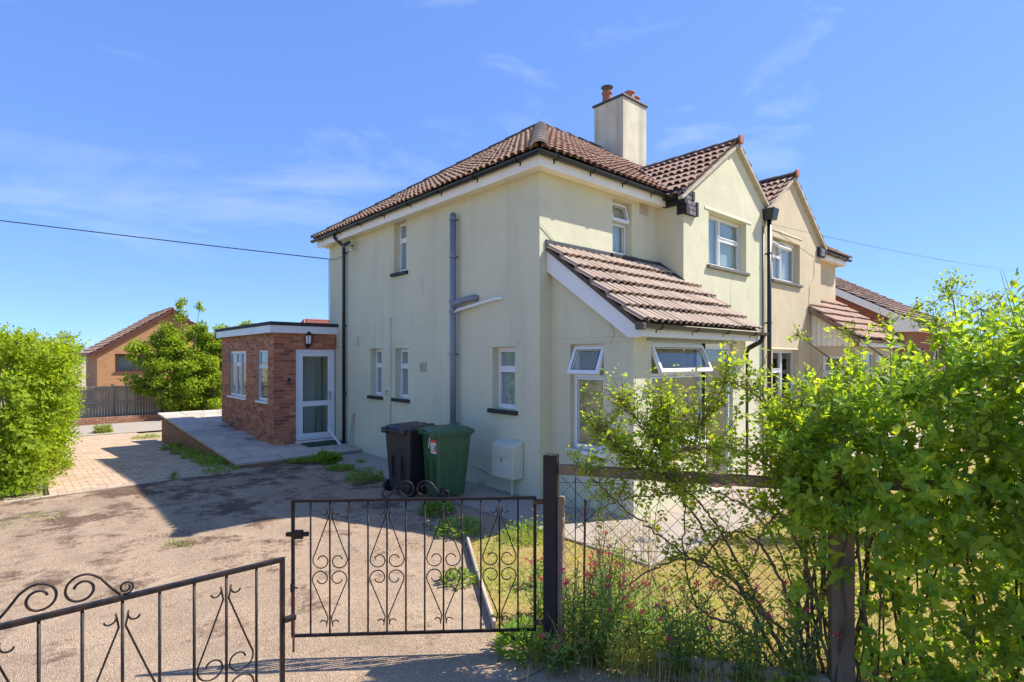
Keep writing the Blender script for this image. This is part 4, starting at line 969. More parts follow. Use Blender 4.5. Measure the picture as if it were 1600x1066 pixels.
# ================================================================ BINS, METER BOX
def wheelie(label, loc, rz, m, ml, sc):
    """wheeled bin, handle and wheels at local -x, lid 1.07 m high"""
    o = empty('wheelie_bin', loc, label, 'bin', 'wheeled bins by the green wall')
    M = Matrix.Translation(loc) @ Matrix.Rotation(rz, 4, 'Z') @ Matrix.Diagonal((sc[0], sc[1], sc[2], 1))
    def ringrect(x0, x1, hy, z, c=.045):
        pts = []
        for cx, cy, a0 in ((x1-c, hy-c, 0), (x0+c, hy-c, 90), (x0+c, -hy+c, 180), (x1-c, -hy+c, 270)):
            for k in range(4): a = R(a0 + k*30); pts.append((cx + c*math.cos(a), cy + c*math.sin(a), z))
        return pts
    def loft(b, rings, caps=True):
        n = len(rings[0]); vs_ = [p for r in rings for p in r]
        fs = [(i*n+k, i*n+(k+1) % n, (i+1)*n+(k+1) % n, (i+1)*n+k) for i in range(len(rings)-1) for k in range(n)]
        if caps: fs += [tuple(range(n-1, -1, -1)), tuple(range((len(rings)-1)*n, len(rings)*n))]
        b.add(vs_, fs); return b
    loft(MB(M), [ringrect(-.25, .20, .215, .05), ringrect(-.265, .22, .225, .10), ringrect(-.31, .305, .27, .90), ringrect(-.315, .31, .272, .955), ringrect(-.335, .335, .29, .957), ringrect(-.335, .335, .29, .99)]).build('body', m, o, bev=.004)
    lid = loft(MB(M), [ringrect(-.33, .355, .305, .985), ringrect(-.335, .365, .31, 1.02), ringrect(-.32, .345, .295, 1.045), ringrect(-.27, .26, .25, 1.066), ringrect(-.20, .18, .19, 1.074)]).build('lid', ml, o, bev=.003)
    for k in range(3):
        cy = (-.17, 0, .17)[k]; MB(M).box(-.25, .30, cy - .045, cy + .045, 1.035, 1.078).build('lid_rib', ml, lid, bev=.012)
    for cy in (-.2, .2): MB(M).box(-.40, -.30, cy - .05, cy + .05, .955, 1.045).build('hinge_block', m, o, bev=.012)
    MB(M).tube([(-.385, -.24, 1.0), (-.385, .24, 1.0)], .016, 10).build('handle', m, o, smooth=True)
    for cy in (-.10, .10): MB(M).box(-.325, -.30, cy - .012, cy + .012, .25, .60).build('rib', m, o)
    for cy in (-1, 1):
        MW = M @ basis((-.235, cy*.255, .10), (1, 0, 0), (0, 0, 1), (0, -1, 0))
        wh = MB(MW).lathe([(.06, -.025), (.092, -.025), (.10, -.018), (.10, .018), (.092, .025), (.06, .025)], 24).build('wheel', RUBBER, o)
        MB(MW).lathe([(.015, -.032), (.058, -.028), (.058, .028), (.015, .032)], 18).build('hub', BINB, wh)
    MB(M).tube([(-.235, -.25, .10), (-.235, .25, .10)], .012, 8).build('axle', STEEL, o)
    return o, M
g_, GM = wheelie('green wheeled bin with a red and white sticker beside the meter box', (-.88, 1.12, .03), R(-5), BING, BINGL, (.93, .97, .99))
wheelie('black wheeled bin standing behind the green bin against the house', (-1.12, 1.74, .03), R(8), BINB, BINB, (.95, 1.1, .99))
# sticker on the handle side of the green bin
def sticker(y0, y1, z0, z1, m, name, dx=0):
    f = lambda y, z: (-.265 - .045*(z - .10)/.80 - .003 - dx, y, z)
    return MB(GM).add([f(y0, z0), f(y1, z0), f(y1, z1), f(y0, z1)], [(0, 1, 2, 3)]).build(name, m, g_)
st = sticker(-.20, -.02, .70, .91, PRINTW, 'sticker'); sticker(-.20, -.02, .865, .91, RED, 'sticker_band', .001); sticker(-.20, -.02, .735, .752, RED, 'sticker_band', .001)
sticker(-.19, -.14, .755, .83, BINGL, 'sticker_picture', .001)
for k in range(3): sticker(-.13, -.035 - .02*(k % 2), .845 - k*.03 - .012, .845 - k*.03, RED if k == 0 else MORTAR, 'sticker_line', .001)
for k in range(4): sticker(-.185 + k*.04, -.165 + k*.04, .71, .728, RED, 'sticker_letter', .001)
MB().tube([GM @ Vector((-.34, -.06, .95)), GM @ Vector((-.35, -.05, .85)), GM @ Vector((-.345, -.03, .78))], .006, 5).build('string', PRINTW, g_)
mb = empty('gas_meter_box', (-.1, .6, .3), 'pale green gas meter box on the side wall by the house corner', 'meter box')
MB().add([(-.22, .36, .29), (-.005, .34, .29), (-.005, .87, .29), (-.22, .85, .29), (-.22, .36, .80), (-.005, .34, .87), (-.005, .87, .87), (-.22, .85, .80)], [(0,3,2,1),(4,5,6,7),(0,1,5,4),(1,2,6,5),(2,3,7,6),(3,0,4,7)]).build('body', METER, mb, bev=.02, seg=3)
MB().box(-.228, -.222, .375, .835, .31, .61).build('door', METER, mb, bev=.004); MB().box(-.227, -.222, .375, .835, .625, .785).build('upper_panel', METER, mb, bev=.004)
MB().box(-.236, -.229, .59, .61, .56, .60).build('lock', BLACKP, mb)
MB().tube([(-.10, .50, .30), (-.10, .50, .02)], .018, 10).build('supply_pipe', METER, mb)

# ================================================================ GATES
def spiral(cx, cz, r0, r1, a0, a1, n=26):
    return [(cx + (r0 + (r1-r0)*(k/n)**1.0)*math.cos(R(a0 + (a1-a0)*k/n)), 0, cz + (r0 + (r1-r0)*k/n)*math.sin(R(a0 + (a1-a0)*k/n))) for k in range(n+1)]
def gate(label, M, base, w_, mirror=False):
    """iron gate in the local x-z plane from x = 0 to w_, z = .14 to 1.13"""
    o = empty('iron_gate', base, label, 'gate', 'pair of driveway gates')
    z0, z1 = .145, 1.125; a = w_/13
    MB(M).box(0, w_, -.012, .012, z1 - .022, z1).build('top_rail', IRON, o, bev=.003)
    MB(M).box(0, w_, -.010, .010, z0, z0 + .02).build('bottom_rail', IRON, o, bev=.003)
    for x in (0, w_ - .022): MB(M).box(x, x + .022, -.011, .011, z0 + .02, z1 - .022).build('stile', IRON, o, bev=.003)
    for k in range(1, 13): MB(M).tube([(a*k, 0, z0 + .015), (a*k, 0, z1 - .015)], .0065, 7).build('bar', IRON, o, smooth=True)
    for c in (2, 5, 8, 11):
        b = MB(M @ Matrix.Translation((a*c, 0, 0)))
        for sx in (-1, 1):
            for up in (1, -1):
                zc = (z0 + z1)/2 - .015
                lim = (z1 - .10) - zc if up > 0 else zc - (z0 + .10)
                r = a*.47
                pts = spiral(.052, lim + .005, .012, .036, 330, 180 - 35, 12) + [(.012, 0, lim - .035)]
                pts += [(.012 + (a - .018 - .012)*t, 0, (lim - .035) + (.085 - lim + .035)*t) for t in (.35, .7)]
                pts += spiral(a - .012 - r, .062, r, r*.42, 20, -345, 30)
                b.tube([(sx*p[0], (.006 if up > 0 else -.006), zc + up*p[2]) for p in pts], .0042, 6)
        b.build('scroll', IRON, o, smooth=True)
    b = MB(M @ Matrix.Translation((w_/2, 0, z1)))
    for sx in (-1, 1):
        pts = [(.195, 0, .004), (.16, 0, .045), (.125, 0, .095)] + spiral(.066, .062, .062, .026, 52, 52 + 470, 34)
        b.tube([(sx*p[0], 0, p[2]) for p in pts], .0052, 6)
        b.tube([(sx*p[0], 0, p[2]) for p in spiral(.215, .030, .028, .012, 250, 250 + 330 + 180, 20)], .0045, 6)
    b.build('top_scroll', IRON, o, smooth=True)
    return o
# right leaf: hinged on the dark post, swung inwards
hx, hy = -2.905, -2.905; ex, ey = -4.27, -1.81
d = Vector((hx - ex, hy - ey, 0)); gw = d.length; d.normalize()
g1 = gate('open black wrought iron gate leaf hinged on the dark post', basis((ex, ey, 0), d, Vector((0, 0, 1)).cross(d), (0, 0, 1)), (hx, hy, 0), gw)
M = basis((ex, ey, 0), d, Vector((0, 0, 1)).cross(d), (0, 0, 1))
b = MB(M); b.box(-.03, .13, -.035, -.012, .87, .90); b.box(.02, .09, -.045, -.013, .855, .915); b.build('latch', IRON, g1, bev=.004)
b = MB(M); b.box(.005, .03, -.04, -.012, .48, .54); b.tube([(.015, -.03, .51), (.06, -.05, .515)], .006, 6); b.build('bolt_keeper', IRON, g1)
b = MB(M); b.tube([(.022, -.022, .05), (.022, -.022, .50)], .008, 8); b.build('drop_bolt', RUST, g1)
for z in (.19, 1.07): MB(M).box(gw - .02, gw + .06, -.02, .02, z, z + .03).build('hinge', RUST, g1, bev=.004)
gx0 = -6.46
M = basis((gx0, -2.93, 0), (1, 0, 0), (0, 1, 0), (0, 0, 1))
g2 = gate('black wrought iron gate leaf nearest the camera at lower left', M, (gx0, -2.93, 0), 1.75)
b = MB(M); b.box(1.742, 1.80, -.03, .0, .80, .825); b.build('latch_keeper', IRON, g2, bev=.004)
b = MB(M); b.tube([(1.70, -.02, .02), (1.70, -.02, .36)], .008, 8); b.build('drop_bolt', RUST, g2)
gp = MB().box(gx0 - .16, gx0 - .05, -2.99, -2.88, -.2, 1.42).build('gate_post', WOODD, None, bev=.008); tag(gp, 'dark timber gate post at the far left of the driveway entrance', 'post')
for z in (.19, 1.07): MB().box(gx0 - .05, gx0 + .02, -2.945, -2.915, z, z + .03).build('hinge', RUST, g2)

# ================================================================ CHAIN LINK FENCE
F0 = Vector((-2.82, -2.98, 0)); FE = Vector((.51, -.86, 0)).normalized(); FN = Vector((FE.y*-1, FE.x, 0)).normalized()   # FN towards the lawn
def fp(s, q, z): return F0 + FE*s + FN*q + Vector((0, 0, z))
FB = basis(F0, FE, FN, (0, 0, 1))
cf = empty('chain_link_fence', F0, 'chain link fence with timber posts and rail, overgrown by rose and hedge', 'fence')
MB(FB).box(-.055, .045, -.05, .05, -.3, 1.43).build('post', WOODD, cf, bev=.006, label='dark stained end post')
MB(FB).box(.046, .085, -.03, .06, -.3, 1.12).build('post_batten', WOOD, cf, bev=.004)
for s in (1.86, 4.1): MB(FB).box(s - .065, s + .065, -.045, .055, -.4, 1.42).build('post', WOOD, cf, bev=.008)
for a, c, z in ((.05, 1.79, 1.325), (1.93, 4.03, 1.36), (4.17, 6.2, 1.38)): MB(FB).box(a, c, -.022, .03, z - .036, z + .036).build('rail', WOOD, cf, bev=.006)
b = MB(FB); b.tube([(.24, .0, .02), (.235, .01, .6), (.245, 0, 1.12)], .009, 6); b.build('stake', RUST, cf)
b = MB(FB); b.tube([(.17, .0, .25), (.175, .0, 1.28)], .004, 5); b.build('tension_wire', WIRE, cf)
for z in (.22, .80, 1.24):
    b = MB(FB); b.tube([(.05 + k*.12, .004*math.sin(k*2.2), z + .012*math.sin(k*.9 + z*9)) for k in range(50)], .0022, 4); b.build('line_wire', WIRE, cf)
# the net: zig-zag wires, mesh 62 mm
nv = []; nf = []
def zig(k, s_end=4.6, top=1.27, bot=.08, pitch=.058):
    pts = []; n = int((top - bot)/pitch); x0 = .10 + k*pitch
    if x0 > s_end: return
    for j in range(n + 1):
        sg = 1 if (j + k) % 2 else -1
        z = top - j*pitch
        sag = .03*math.sin(x0*1.7 + z*2.3) + .02*math.sin(x0*4.1)
        pts.append((x0 + sg*pitch*.5 + .012*math.sin(z*7 + x0*3), .004*sg*(1 if k % 2 else -1) + .018*math.sin(x0*2.2)*math.sin(z*2.4), z - .018*math.sin(x0*1.3)))
    B_ = MB(FB); B_.tube(pts, .0026, 4, cap=False); n0 = len(nv); nv.extend(B_.v); nf.extend([tuple(i + n0 for i in f) for f in B_.f])
for k in range(80): zig(k)
me = bpy.data.meshes.new('wire_net'); me.from_pydata(nv, [], nf); me.materials.append(WIRE); o = bpy.data.objects.new('wire_net', me); COL.objects.link(o); adopt(o, cf); o['kind'] = 'stuff'
MB(FB).box(.75, 1.80, -.03, .03, -.06, .12).build('gravel_board', KERB, cf, bev=.008)
MB(FB).box(1.92, 4.0, -.03, .03, -.06, .12).build('gravel_board', KERB, cf, bev=.008)

# ================================================================ CABLES
def cable(label, a, c, sag, r, n=24):
    a = Vector(a); c = Vector(c)
    o = MB().tube([a.lerp(c, k/n) - Vector((0, 0, sag*4*(k/n)*(1-k/n))) for k in range(n+1)], r, 5).build('overhead_cable', CABLE, None, smooth=True); tag(o, label, 'cable', 'overhead cables'); return o
cable('overhead cable running left from the rear corner of the green house', (-.02, 7.40, 4.59), (-18, 20, 7.05), .1, .012)
cable('thin telephone wire crossing the gables to the far right', (2.9, -.30, 4.95), (46, -3.2, 7.6), .28, .004)
cable('faint upper telephone wire leaving the beige gable', (9.3, -.56, 5.25), (46, -2.2, 8.2), .30, .004)
b = MB(); b.tube([(-.03, 7.36, 4.58), (-.04, 7.0, 4.52), (-.03, 6.5, 4.56), (-.03, 6.1, 4.66)], .006, 5); b.build('cable', CABLE, H)
b = MB(); b.tube([(-.02, 7.40, 4.59), (-.02, 7.41, 3.6), (-.03, 7.38, 3.0)], .006, 5); b.build('cable', CABLE, H)
b = MB(); b.tube([(-.05, 7.0, 2.62), (-.02, 6.97, 2.45), (-.12, 6.97, 2.36), (-.2, 6.98, 2.42)], .006, 5); b.build('cable', CABLE, X)

# ================================================================ VEGETATION
LEAF8 = np.array([(0,0,0),(.38,0,.03),(.75,0,.0),(1,0,-.10),(.36,.5,.10),(.74,.34,.06),(.36,-.5,.10),(.74,-.34,.06)])
F8 = np.array([(0,1,4),(1,2,5),(1,5,4),(2,3,5),(0,6,1),(1,6,7),(1,7,2),(2,7,3)])
LEAF4 = np.array([(0,0,0),(.45,.5,.10),(1,0,-.05),(.45,-.5,.10),(.5,0,0)])
F4 = np.array([(0,4,1),(4,2,1),(0,3,4),(4,3,2)])
def unit(a): return a/np.maximum(np.linalg.norm(a, axis=-1, keepdims=True), 1e-9)
def leaves(name, P, D, Nn, Ln, W, m, parent=None, hi=True, kind='stuff'):
    P = np.asarray(P, float); D = unit(np.asarray(D, float)); Nn = np.asarray(Nn, float); Nn = unit(Nn - D*(Nn*D).sum(-1, keepdims=True)); Bn = np.cross(Nn, D)
    T, F = (LEAF8, F8) if hi else (LEAF4, F4)
    V = P[:, None] + T[None, :, 0:1]*D[:, None]*Ln[:, None, None] + T[None, :, 1:2]*Bn[:, None]*W[:, None, None] + T[None, :, 2:3]*Nn[:, None]*Ln[:, None, None]
    FF = F[None] + (np.arange(len(P))*len(T))[:, None, None]
    return tri_mesh(name, V.reshape(-1, 3), FF.reshape(-1, 3), m, parent, kind)
def rdir(n):
    return unit(rng.normal(size=(n, 3)))
def shoots(P, D, ln, step, leaf, wr, droop=.15, pairs=True):
    """leaf frames along many shoots with opposite leaves"""
    oP, oD, oN, oL = [], [], [], []
    for p, d_, l in zip(P, D, ln):
        d_ = d_/np.linalg.norm(d_); a = np.cross(d_, (0, 0, 1.)) if abs(d_[2]) < .95 else np.cross(d_, (1., 0, 0)); a /= np.linalg.norm(a); c = np.cross(d_, a)
        k = max(2, int(l/step)); th = rng.uniform(0, 6.28); bend = rng.normal(size=3)*.10*l; bend[2] -= droop*l
        for j in range(k):
            t = (j + .4)/k; q = p + d_*l*t + bend*t*t; th += 1.57 + rng.normal()*.25
            sz = leaf*(.55 + .75*math.sin(math.pi*min(.92, .15 + .8*t)))*rng.uniform(.6, 1.25)
            for s_ in ((0, math.pi) if pairs else (0,)):
                r = a*math.cos(th + s_) + c*math.sin(th + s_); dd = r*.85 + d_*(.35 + .5*t) + rng.normal(size=3)*.15
                oP.append(q); oD.append(dd); oN.append(d_*.9 - r*.3 + np.array((0, 0, .35)) + rng.normal(size=3)*.2); oL.append(sz)
        q = p + d_*l + bend; oP.append(q); oD.append(d_ + rng.normal(size=3)*.2); oN.append(a); oL.append(leaf*.6)
    oL = np.array(oL); return np.array(oP), np.array(oD), np.array(oN), oL, oL*wr

# ---- privet hedge along the chain link fence (right of the picture)
HG = empty('privet_hedge', fp(3.2, .35, 0), 'tall overgrown privet hedge along the chain link fence, bright shoots on top', 'hedge')
def htop(s): return np.interp(s, [1.2, 1.45, 1.75, 2.1, 2.5, 2.9, 3.6, 5.5], [1.40, 1.66, 1.88, 2.04, 2.18, 2.38, 2.54, 2.6])
n = 4600
s = rng.uniform(1.5, 5.2, n); top = htop(s); zz = top*(rng.uniform(0, 1, n)**.75)
q = rng.uniform(-.32, .45, n)
# thin and gappy low down near the second post, dense further right
keep = rng.uniform(0, 1, n) < np.where(zz < 1.12, np.interp(s, [1.3, 1.8, 2.0, 2.45, 2.9, 3.2], [.0, .05, .42, .52, .75, 1.0]), 1) * np.where(s < 1.5, .5, 1)
s, zz, q, top = s[keep], zz[keep], q[keep], top[keep]
q = np.where(zz > top - .25, np.clip(q, -.22, .4), q)
base = np.array([fp(a, b_, c) for a, b_, c in zip(s, q, zz - .12)])
upf = np.clip((zz - (top - .45))/.45, 0, 1)
out = np.array(FN)*-1
D = rdir(len(s))*.55 + np.array((0, 0, 1))*(.35 + 1.0*upf[:, None]) + out[None]*np.where(q < .1, .5, -.3)[:, None]
ln_ = rng.uniform(.14, .30, len(s)) + upf*rng.uniform(0, 1, len(s))**2.5*.34
A = shoots(base, D, ln_, .038, .060, .50)
dist = np.linalg.norm(A[0] - np.array(CAM), axis=1); fwd = np.array((math.cos(R(48.2)), math.sin(R(48.2)), 0)); rt = np.array((math.sin(R(48.2)), -math.cos(R(48.2)), 0))
rel = A[0] - np.array(CAM); dp = rel @ fwd; u_ = (rel @ rt)/dp
inview = (np.abs(u_) < .92) & (rel[:, 2]/dp > -.58)
order = np.argsort(np.where(inview, dist/A[3], 1e9))[:280]
rest = np.ones(len(dist), bool); rest[order] = False
leaves('foliage', *[a[rest] for a in A[:3]], A[3][rest], A[4][rest], L_PRIV, HG)
me = bpy.data.meshes.new('leaf'); me.from_pydata([tuple(v) for v in LEAF8*np.array((1, .5, 1))], [], [tuple(int(i) for i in f) for f in F8]); me.materials.append(L_PRIV)
for i in order:
    Dv = Vector(A[1][i]).normalized(); Nv = Vector(A[2][i]); Nv = (Nv - Dv*Nv.dot(Dv)).normalized(); Bv = Nv.cross(Dv)
    o = bpy.data.objects.new('leaf', me); COL.objects.link(o); adopt(o, HG); o.matrix_basis = basis(A[0][i], Dv, Bv, Nv) @ Matrix.Diagonal((A[3][i],)*3 + (1,))
b = MB()
for k in range(75):
    s0 = random.uniform(1.6, 5.0); q0 = random.uniform(-.05, .35); hh = float(htop(s0))*random.uniform(.6, .97)
    p0 = fp(s0, q0, 0); lean = random.uniform(-.35, .35); pts = [p0]
    for j in range(1, 7): pts.append(fp(s0 + lean*j/6 + random.uniform(-.04, .04), q0 + random.uniform(-.05, .05) - .08*j/6, hh*j/6))
    r0 = random.uniform(.006, .014); b.tube(pts, [r0*(1 - .12*j) for j in range(7)], 6)
b.build('stems', BARK, HG)['kind'] = 'stuff'
# shoot stalks on the lit top show as thin twigs
b = MB()
for i in np.where(upf > .3)[0][:700]:
    d_ = Vector(D[i]).normalized(); p = Vector(base[i]); b.tube([p, p + d_*float(ln_[i])*.6, p + d_*float(ln_[i])], [.0028, .002, .001], 4, cap=False)
b.build('twigs', GSTEM, HG)['kind'] = 'stuff'

# ---- climbing rose over the rail
RS = empty('climbing_rose', fp(1.75, .05, 0), 'straggling climbing rose with pale blooms spread over the fence rail', 'rose')
def curve(pts, n=14):
    pts = [np.array(p, float) for p in pts]; out = []; m = len(pts)
    for i in range(m-1):
        p0, p1, p2, p3 = pts[max(i-1, 0)], pts[i], pts[i+1], pts[min(i+2, m-1)]
        for k in range(n):
            t = k/n; out.append(.5*((2*p1) + (-p0+p2)*t + (2*p0-5*p1+4*p2-p3)*t*t + (-p0+3*p1-3*p2+p3)*t**3))
    out.append(pts[-1]); return out
canes = [
 [(1.72, .05, 0), (1.55, .0, .35), (1.25, -.06, .62), (.88, -.05, .85), (.55, -.06, 1.08), (.22, -.05, 1.36)],
 [(1.62, .05, 0), (1.40, .02, .5), (1.22, -.02, .85), (1.05, 0, 1.12), (.85, -.05, 1.3), (.6, -.02, 1.44)],
 [(1.78, .05, 0), (1.70, .05, .6), (1.60, .0, 1.1), (1.42, -.06, 1.45), (1.15, -.10, 1.55), (.85, -.08, 1.50)],
 [(1.80, .08, 0), (1.82, .1, .5), (1.70, .05, 1.0), (1.55, .02, 1.5), (1.40, .0, 1.85), (1.2, -.05, 1.98)],
 [(1.70, .0, 0), (1.60, -.05, .45), (1.66, -.03, .9), (1.58, .02, 1.4), (1.65, .02, 1.9)],
 [(.80, .1, 1.30), (.76, .08, 1.48), (.66, .08, 1.62), (.55, .08, 1.75), (.48, .06, 1.84)],
 [(.78, .1, 1.40), (.83, .1, 1.6), (.80, .12, 1.74), (.74, .1, 1.86)],
 [(.62, .08, 1.34), (.50, .06, 1.46), (.38, .06, 1.58), (.30, .05, 1.62)],
 [(1.05, .0, 1.4), (1.0, .02, 1.62), (1.12, .04, 1.80), (1.18, .0, 2.02)],
 [(1.95, .1, 0), (1.88, .12, .5), (1.98, .1, 1.0), (1.84, .05, 1.45)],
 [(1.55, .06, 0), (1.30, .08, .30), (1.02, .05, .42), (.92, .04, .8), (.93, .02, 1.25)],
 [(1.66, .02, 0), (1.35, -.02, .55), (1.0, -.04, .78), (.72, -.06, .70), (.5, -.06, .52)],
 [(1.74, .02, 0), (1.52, -.04, .70), (1.30, -.08, 1.0), (1.12, -.10, .92), (.95, -.12, .66)],
 [(1.82, .0, 0), (1.66, -.08, .8), (1.50, -.12, 1.15), (1.38, -.14, 1.0), (1.3, -.16, .72)],
 [(1.70, .03, .3), (1.48, .0, .95), (1.18, -.03, 1.22), (.72, -.05, 1.20), (.40, -.06, 1.10), (.2, -.08, .92)],
 [(1.6, .05, 0), (1.2, .1, .7), (.9, .12, 1.15), (.62, .12, 1.42), (.42, .1, 1.5)],
]
b = MB(); seeds = []
for c in canes:
    pts = [fp(*p) for p in curve(c)]; m = len(pts); th = .010 if c[0][2] < .2 else .005
    pts = [p + Vector(rng.normal(size=3))*.006 for p in pts]
    b.tube(pts, [th*(1 - .75*i/m) + .0014 for i in range(m)], 6)
    for i in range(m):
        z = pts[i].z
        if z > .42: seeds += [pts[i]]*((1 if i % 2 == 0 else 0) if z < 1.1 else (1 if z < 1.3 else 2))
b.build('canes', STEM, RS)
sp = []; sd = []; tw = MB()
for p in seeds:
    d_ = rdir(1)[0]*.9 + np.array((0, 0, .55)); l = rng.uniform(.08, .24); e = np.array(p) + d_*l
    tw.tube([p, Vector(np.array(p) + d_*l*.5 + rng.normal(size=3)*.01), Vector(e)], [.0024, .002, .0012], 4, cap=False)
    sp.append(np.array(p)); sd.append((d_, l))
# the thick mass over the rail and at the hedge end
for k in range(290):
    s0 = rng.triangular(.12, 1.8, 1.95); zc = np.interp(s0, [.1, .5, .9, 1.3, 1.6, 1.95], [1.32, 1.34, 1.36, 1.42, 1.56, 1.62]); sp_ = np.interp(s0, [.1, .9, 1.3, 1.9], [.06, .10, .17, .27])
    p = np.array(fp(s0, rng.normal()*.09 - .02, zc + rng.normal()*sp_)); sp.append(p); sd.append((rdir(1)[0] + np.array((0, 0, .4)), rng.uniform(.08, .2)))
tw.build('twigs', STEM, RS)['kind'] = 'stuff'
P_, D_, N_, L_ = [], [], [], []
for p, (d_, l) in zip(sp, sd):
    for j in range(rng.integers(1, 4)):     # compound leaves of five leaflets
        q = p + d_*l*rng.uniform(.3, 1); ax = unit(rdir(1)[0] + np.array((0, 0, .1))); up = np.array((0, 0, 1.)) + rng.normal(size=3)*.35; sdv = unit(np.cross(ax, up)); sz = rng.uniform(.022, .038)
        for t, sgn in ((.25, 1), (.25, -1), (.62, 1), (.62, -1), (1, 0)):
            P_.append(q + ax*t*.085); D_.append(ax*(.6 if sgn else 1) + sdv*sgn*.8 + rng.normal(size=3)*.1); N_.append(up + rng.normal(size=3)*.25); L_.append(sz*(1.1 if not sgn else 1))
L_ = np.array(L_); leaves('foliage', P_, D_, N_, L_, L_*.72, L_ROSE, RS)
def bloom(name, c, r, m, parent, n=16):
    P, D, Nn, Ls = [], [], [], []
    for k in range(n):
        t = k/n; a = k*2.4; el = .2 + 1.1*t; d_ = np.array((math.cos(a)*math.cos(el), math.sin(a)*math.cos(el), math.sin(el)))
        P.append(np.array(c)); D.append(d_); Nn.append(np.array((-d_[0]*d_[2], -d_[1]*d_[2], 1 - d_[2]**2 + .2))); Ls.append(r*(1.1 - .4*t))
    Ls = np.array(Ls); o = leaves(name, P, D, Nn, Ls, Ls*1.0, m, parent, kind=None); return o
for (s0, q0, z0, r0) in ((.93, -.06, 1.50, .055), (1.00, -.08, 1.53, .04), (1.12, -.07, 1.28, .05), (1.22, -.08, 1.30, .03), (1.05, -.02, 1.62, .04)):
    bloom('bloom', fp(s0, q0, z0), r0, PALEP, RS, 20)
for k in range(16):
    c = canes[rng.integers(3, 9)][-1]; p = fp(c[0] + rng.normal()*.06, c[1] + rng.normal()*.03, c[2] + rng.normal()*.05)
    bloom('spent_bloom', p, .014, MOSS, RS, 8)

# ---- left hedge
LH = empty('privet_hedge', (-6.3, 12, gz(12)), 'long bright green hedge lining the left side of the block paving', 'hedge')
n = 9500
y = 5.9 + 13*rng.uniform(0, 1, n)**1.25; top = 2.10 + .02*(y - 6) + .07*np.sin(y*1.3) + .08*np.sin(y*3.1); z0 = np.array([gz(v) for v in y])
th = rng.uniform(0, 1, n); face = rng.uniform(0, 1, n)
x = np.where(face < .62, -5.60 + .22*np.sin(y*1.7 + th*3) + .34*(th**1.3)*np.sin(np.pi*np.minimum(th, .85)) + rng.normal(size=n)*.13, np.where(face < .9, rng.uniform(-7.9, -5.5, n), -6.2 + rng.normal(size=n)*.6))
z = np.where(face < .62, z0 + .05 + (top - z0 - .05)*th, np.where(face < .9, top + rng.normal(size=n)*.09, z0 + (top - z0)*th))
yend = face >= .9; x = np.where(yend, np.clip(x, -7.6, -5.75), x); x = np.minimum(x, -5.15); y = np.where(yend, 6.0 + np.abs(rng.normal(size=n))*.18 - .25*np.sin(np.pi*th), y); z = np.where(yend, .05 + 2.0*th, z)
base = np.stack([x, y, z], 1)
D = rdir(n)*.6 + np.stack([np.where(face < .62, .6, 0), np.where(yend, -.6, -.12), np.where(z > top - .3, 1.1, .35)], 1)
ln_ = rng.uniform(.16, .34, n) + np.where(z > top - .15, rng.uniform(0, .22, n)**1.5*1.6, 0)
A = shoots(base, D, ln_, .05, .068, .55, pairs=True)
nr = A[0][:, 1] < 8.5
leaves('foliage', A[0][nr], A[1][nr], A[2][nr], A[3][nr], A[4][nr], L_HEDG, LH)
leaves('foliage', A[0][~nr], A[1][~nr], A[2][~nr], A[3][~nr]*1.25, A[4][~nr]*1.25, L_HEDG, LH, hi=False)
b = MB()
for k in range(45):
    y0 = 6.2 + 12*random.random(); x0 = random.uniform(-7, -5.9); b.tube([(x0, y0, gz(y0)), (x0 + random.uniform(-.2, .3), y0 + .1, 1.1), (x0 + random.uniform(-.2, .6), y0 + random.uniform(-.2, .2), 2.4)], [.03, .02, .008], 6)
b.build('stems', BARK, LH)['kind'] = 'stuff'

# ---- trees
def tree(name, label, base, clumps, n, leaf, m, trunk, group=None, hi=False, wr=.62, cat='tree'):
    """clumps: (x, y, z, r) offsets from the base; leaves gather on the shells of many small clumps"""
    o = empty(name, base, label, cat, group); base = np.array(base, float)
    b = MB(); r0, hgt = trunk
    b.tube([tuple(base + np.array((.06*math.sin(k), .05*math.cos(k*1.3), hgt*k/6 - .1))) for k in range(7)], [r0*(1 - .10*k) for k in range(7)], 9); tk = b.build('trunk', BARK, o, smooth=True)
    b = MB(); w_ = np.array([c[3]**2 for c in clumps]); w_ = w_/w_.sum(); P, D, Nn = [], [], []
    for c, f in zip(clumps, w_):
        c0 = base + np.array(c[:3]); st = base + np.array((0, 0, hgt*.75)); mid = (st + c0)/2 + rng.normal(size=3)*.12
        b.tube([tuple(st), tuple(mid), tuple(c0)], [r0*.45, r0*.26, r0*.08], 6)
        subs = c0 + rdir(14)*c[3]*rng.uniform(.35, 1.0, (14, 1)); sr = c[3]*rng.uniform(.22, .48, 14)
        for sc_, rr in zip(subs, sr):
            b.tube([tuple(c0), tuple((c0 + sc_)/2 + rng.normal(size=3)*.03), tuple(sc_)], [r0*.08, r0*.05, .004], 4, cap=False)
            k = max(3, int(n*f/14)); dd = rdir(k); rad = rr*rng.uniform(.25, 1.0, (k, 1))**.6; P.append(sc_ + dd*rad*np.array((1.15, 1.15, .8))); D.append(dd*.5 + rdir(k)*.8 + np.array((0, 0, -.15))); Nn.append(rdir(k)*.6 + np.array((0, 0, 1.)))
    b.build('branches', BARK, o)
    P = np.concatenate(P); L_ = leaf*rng.uniform(.6, 1.2, len(P)); leaves('crown', P, np.concatenate(D), np.concatenate(Nn), L_, L_*wr, m, o, hi=hi)
    return o
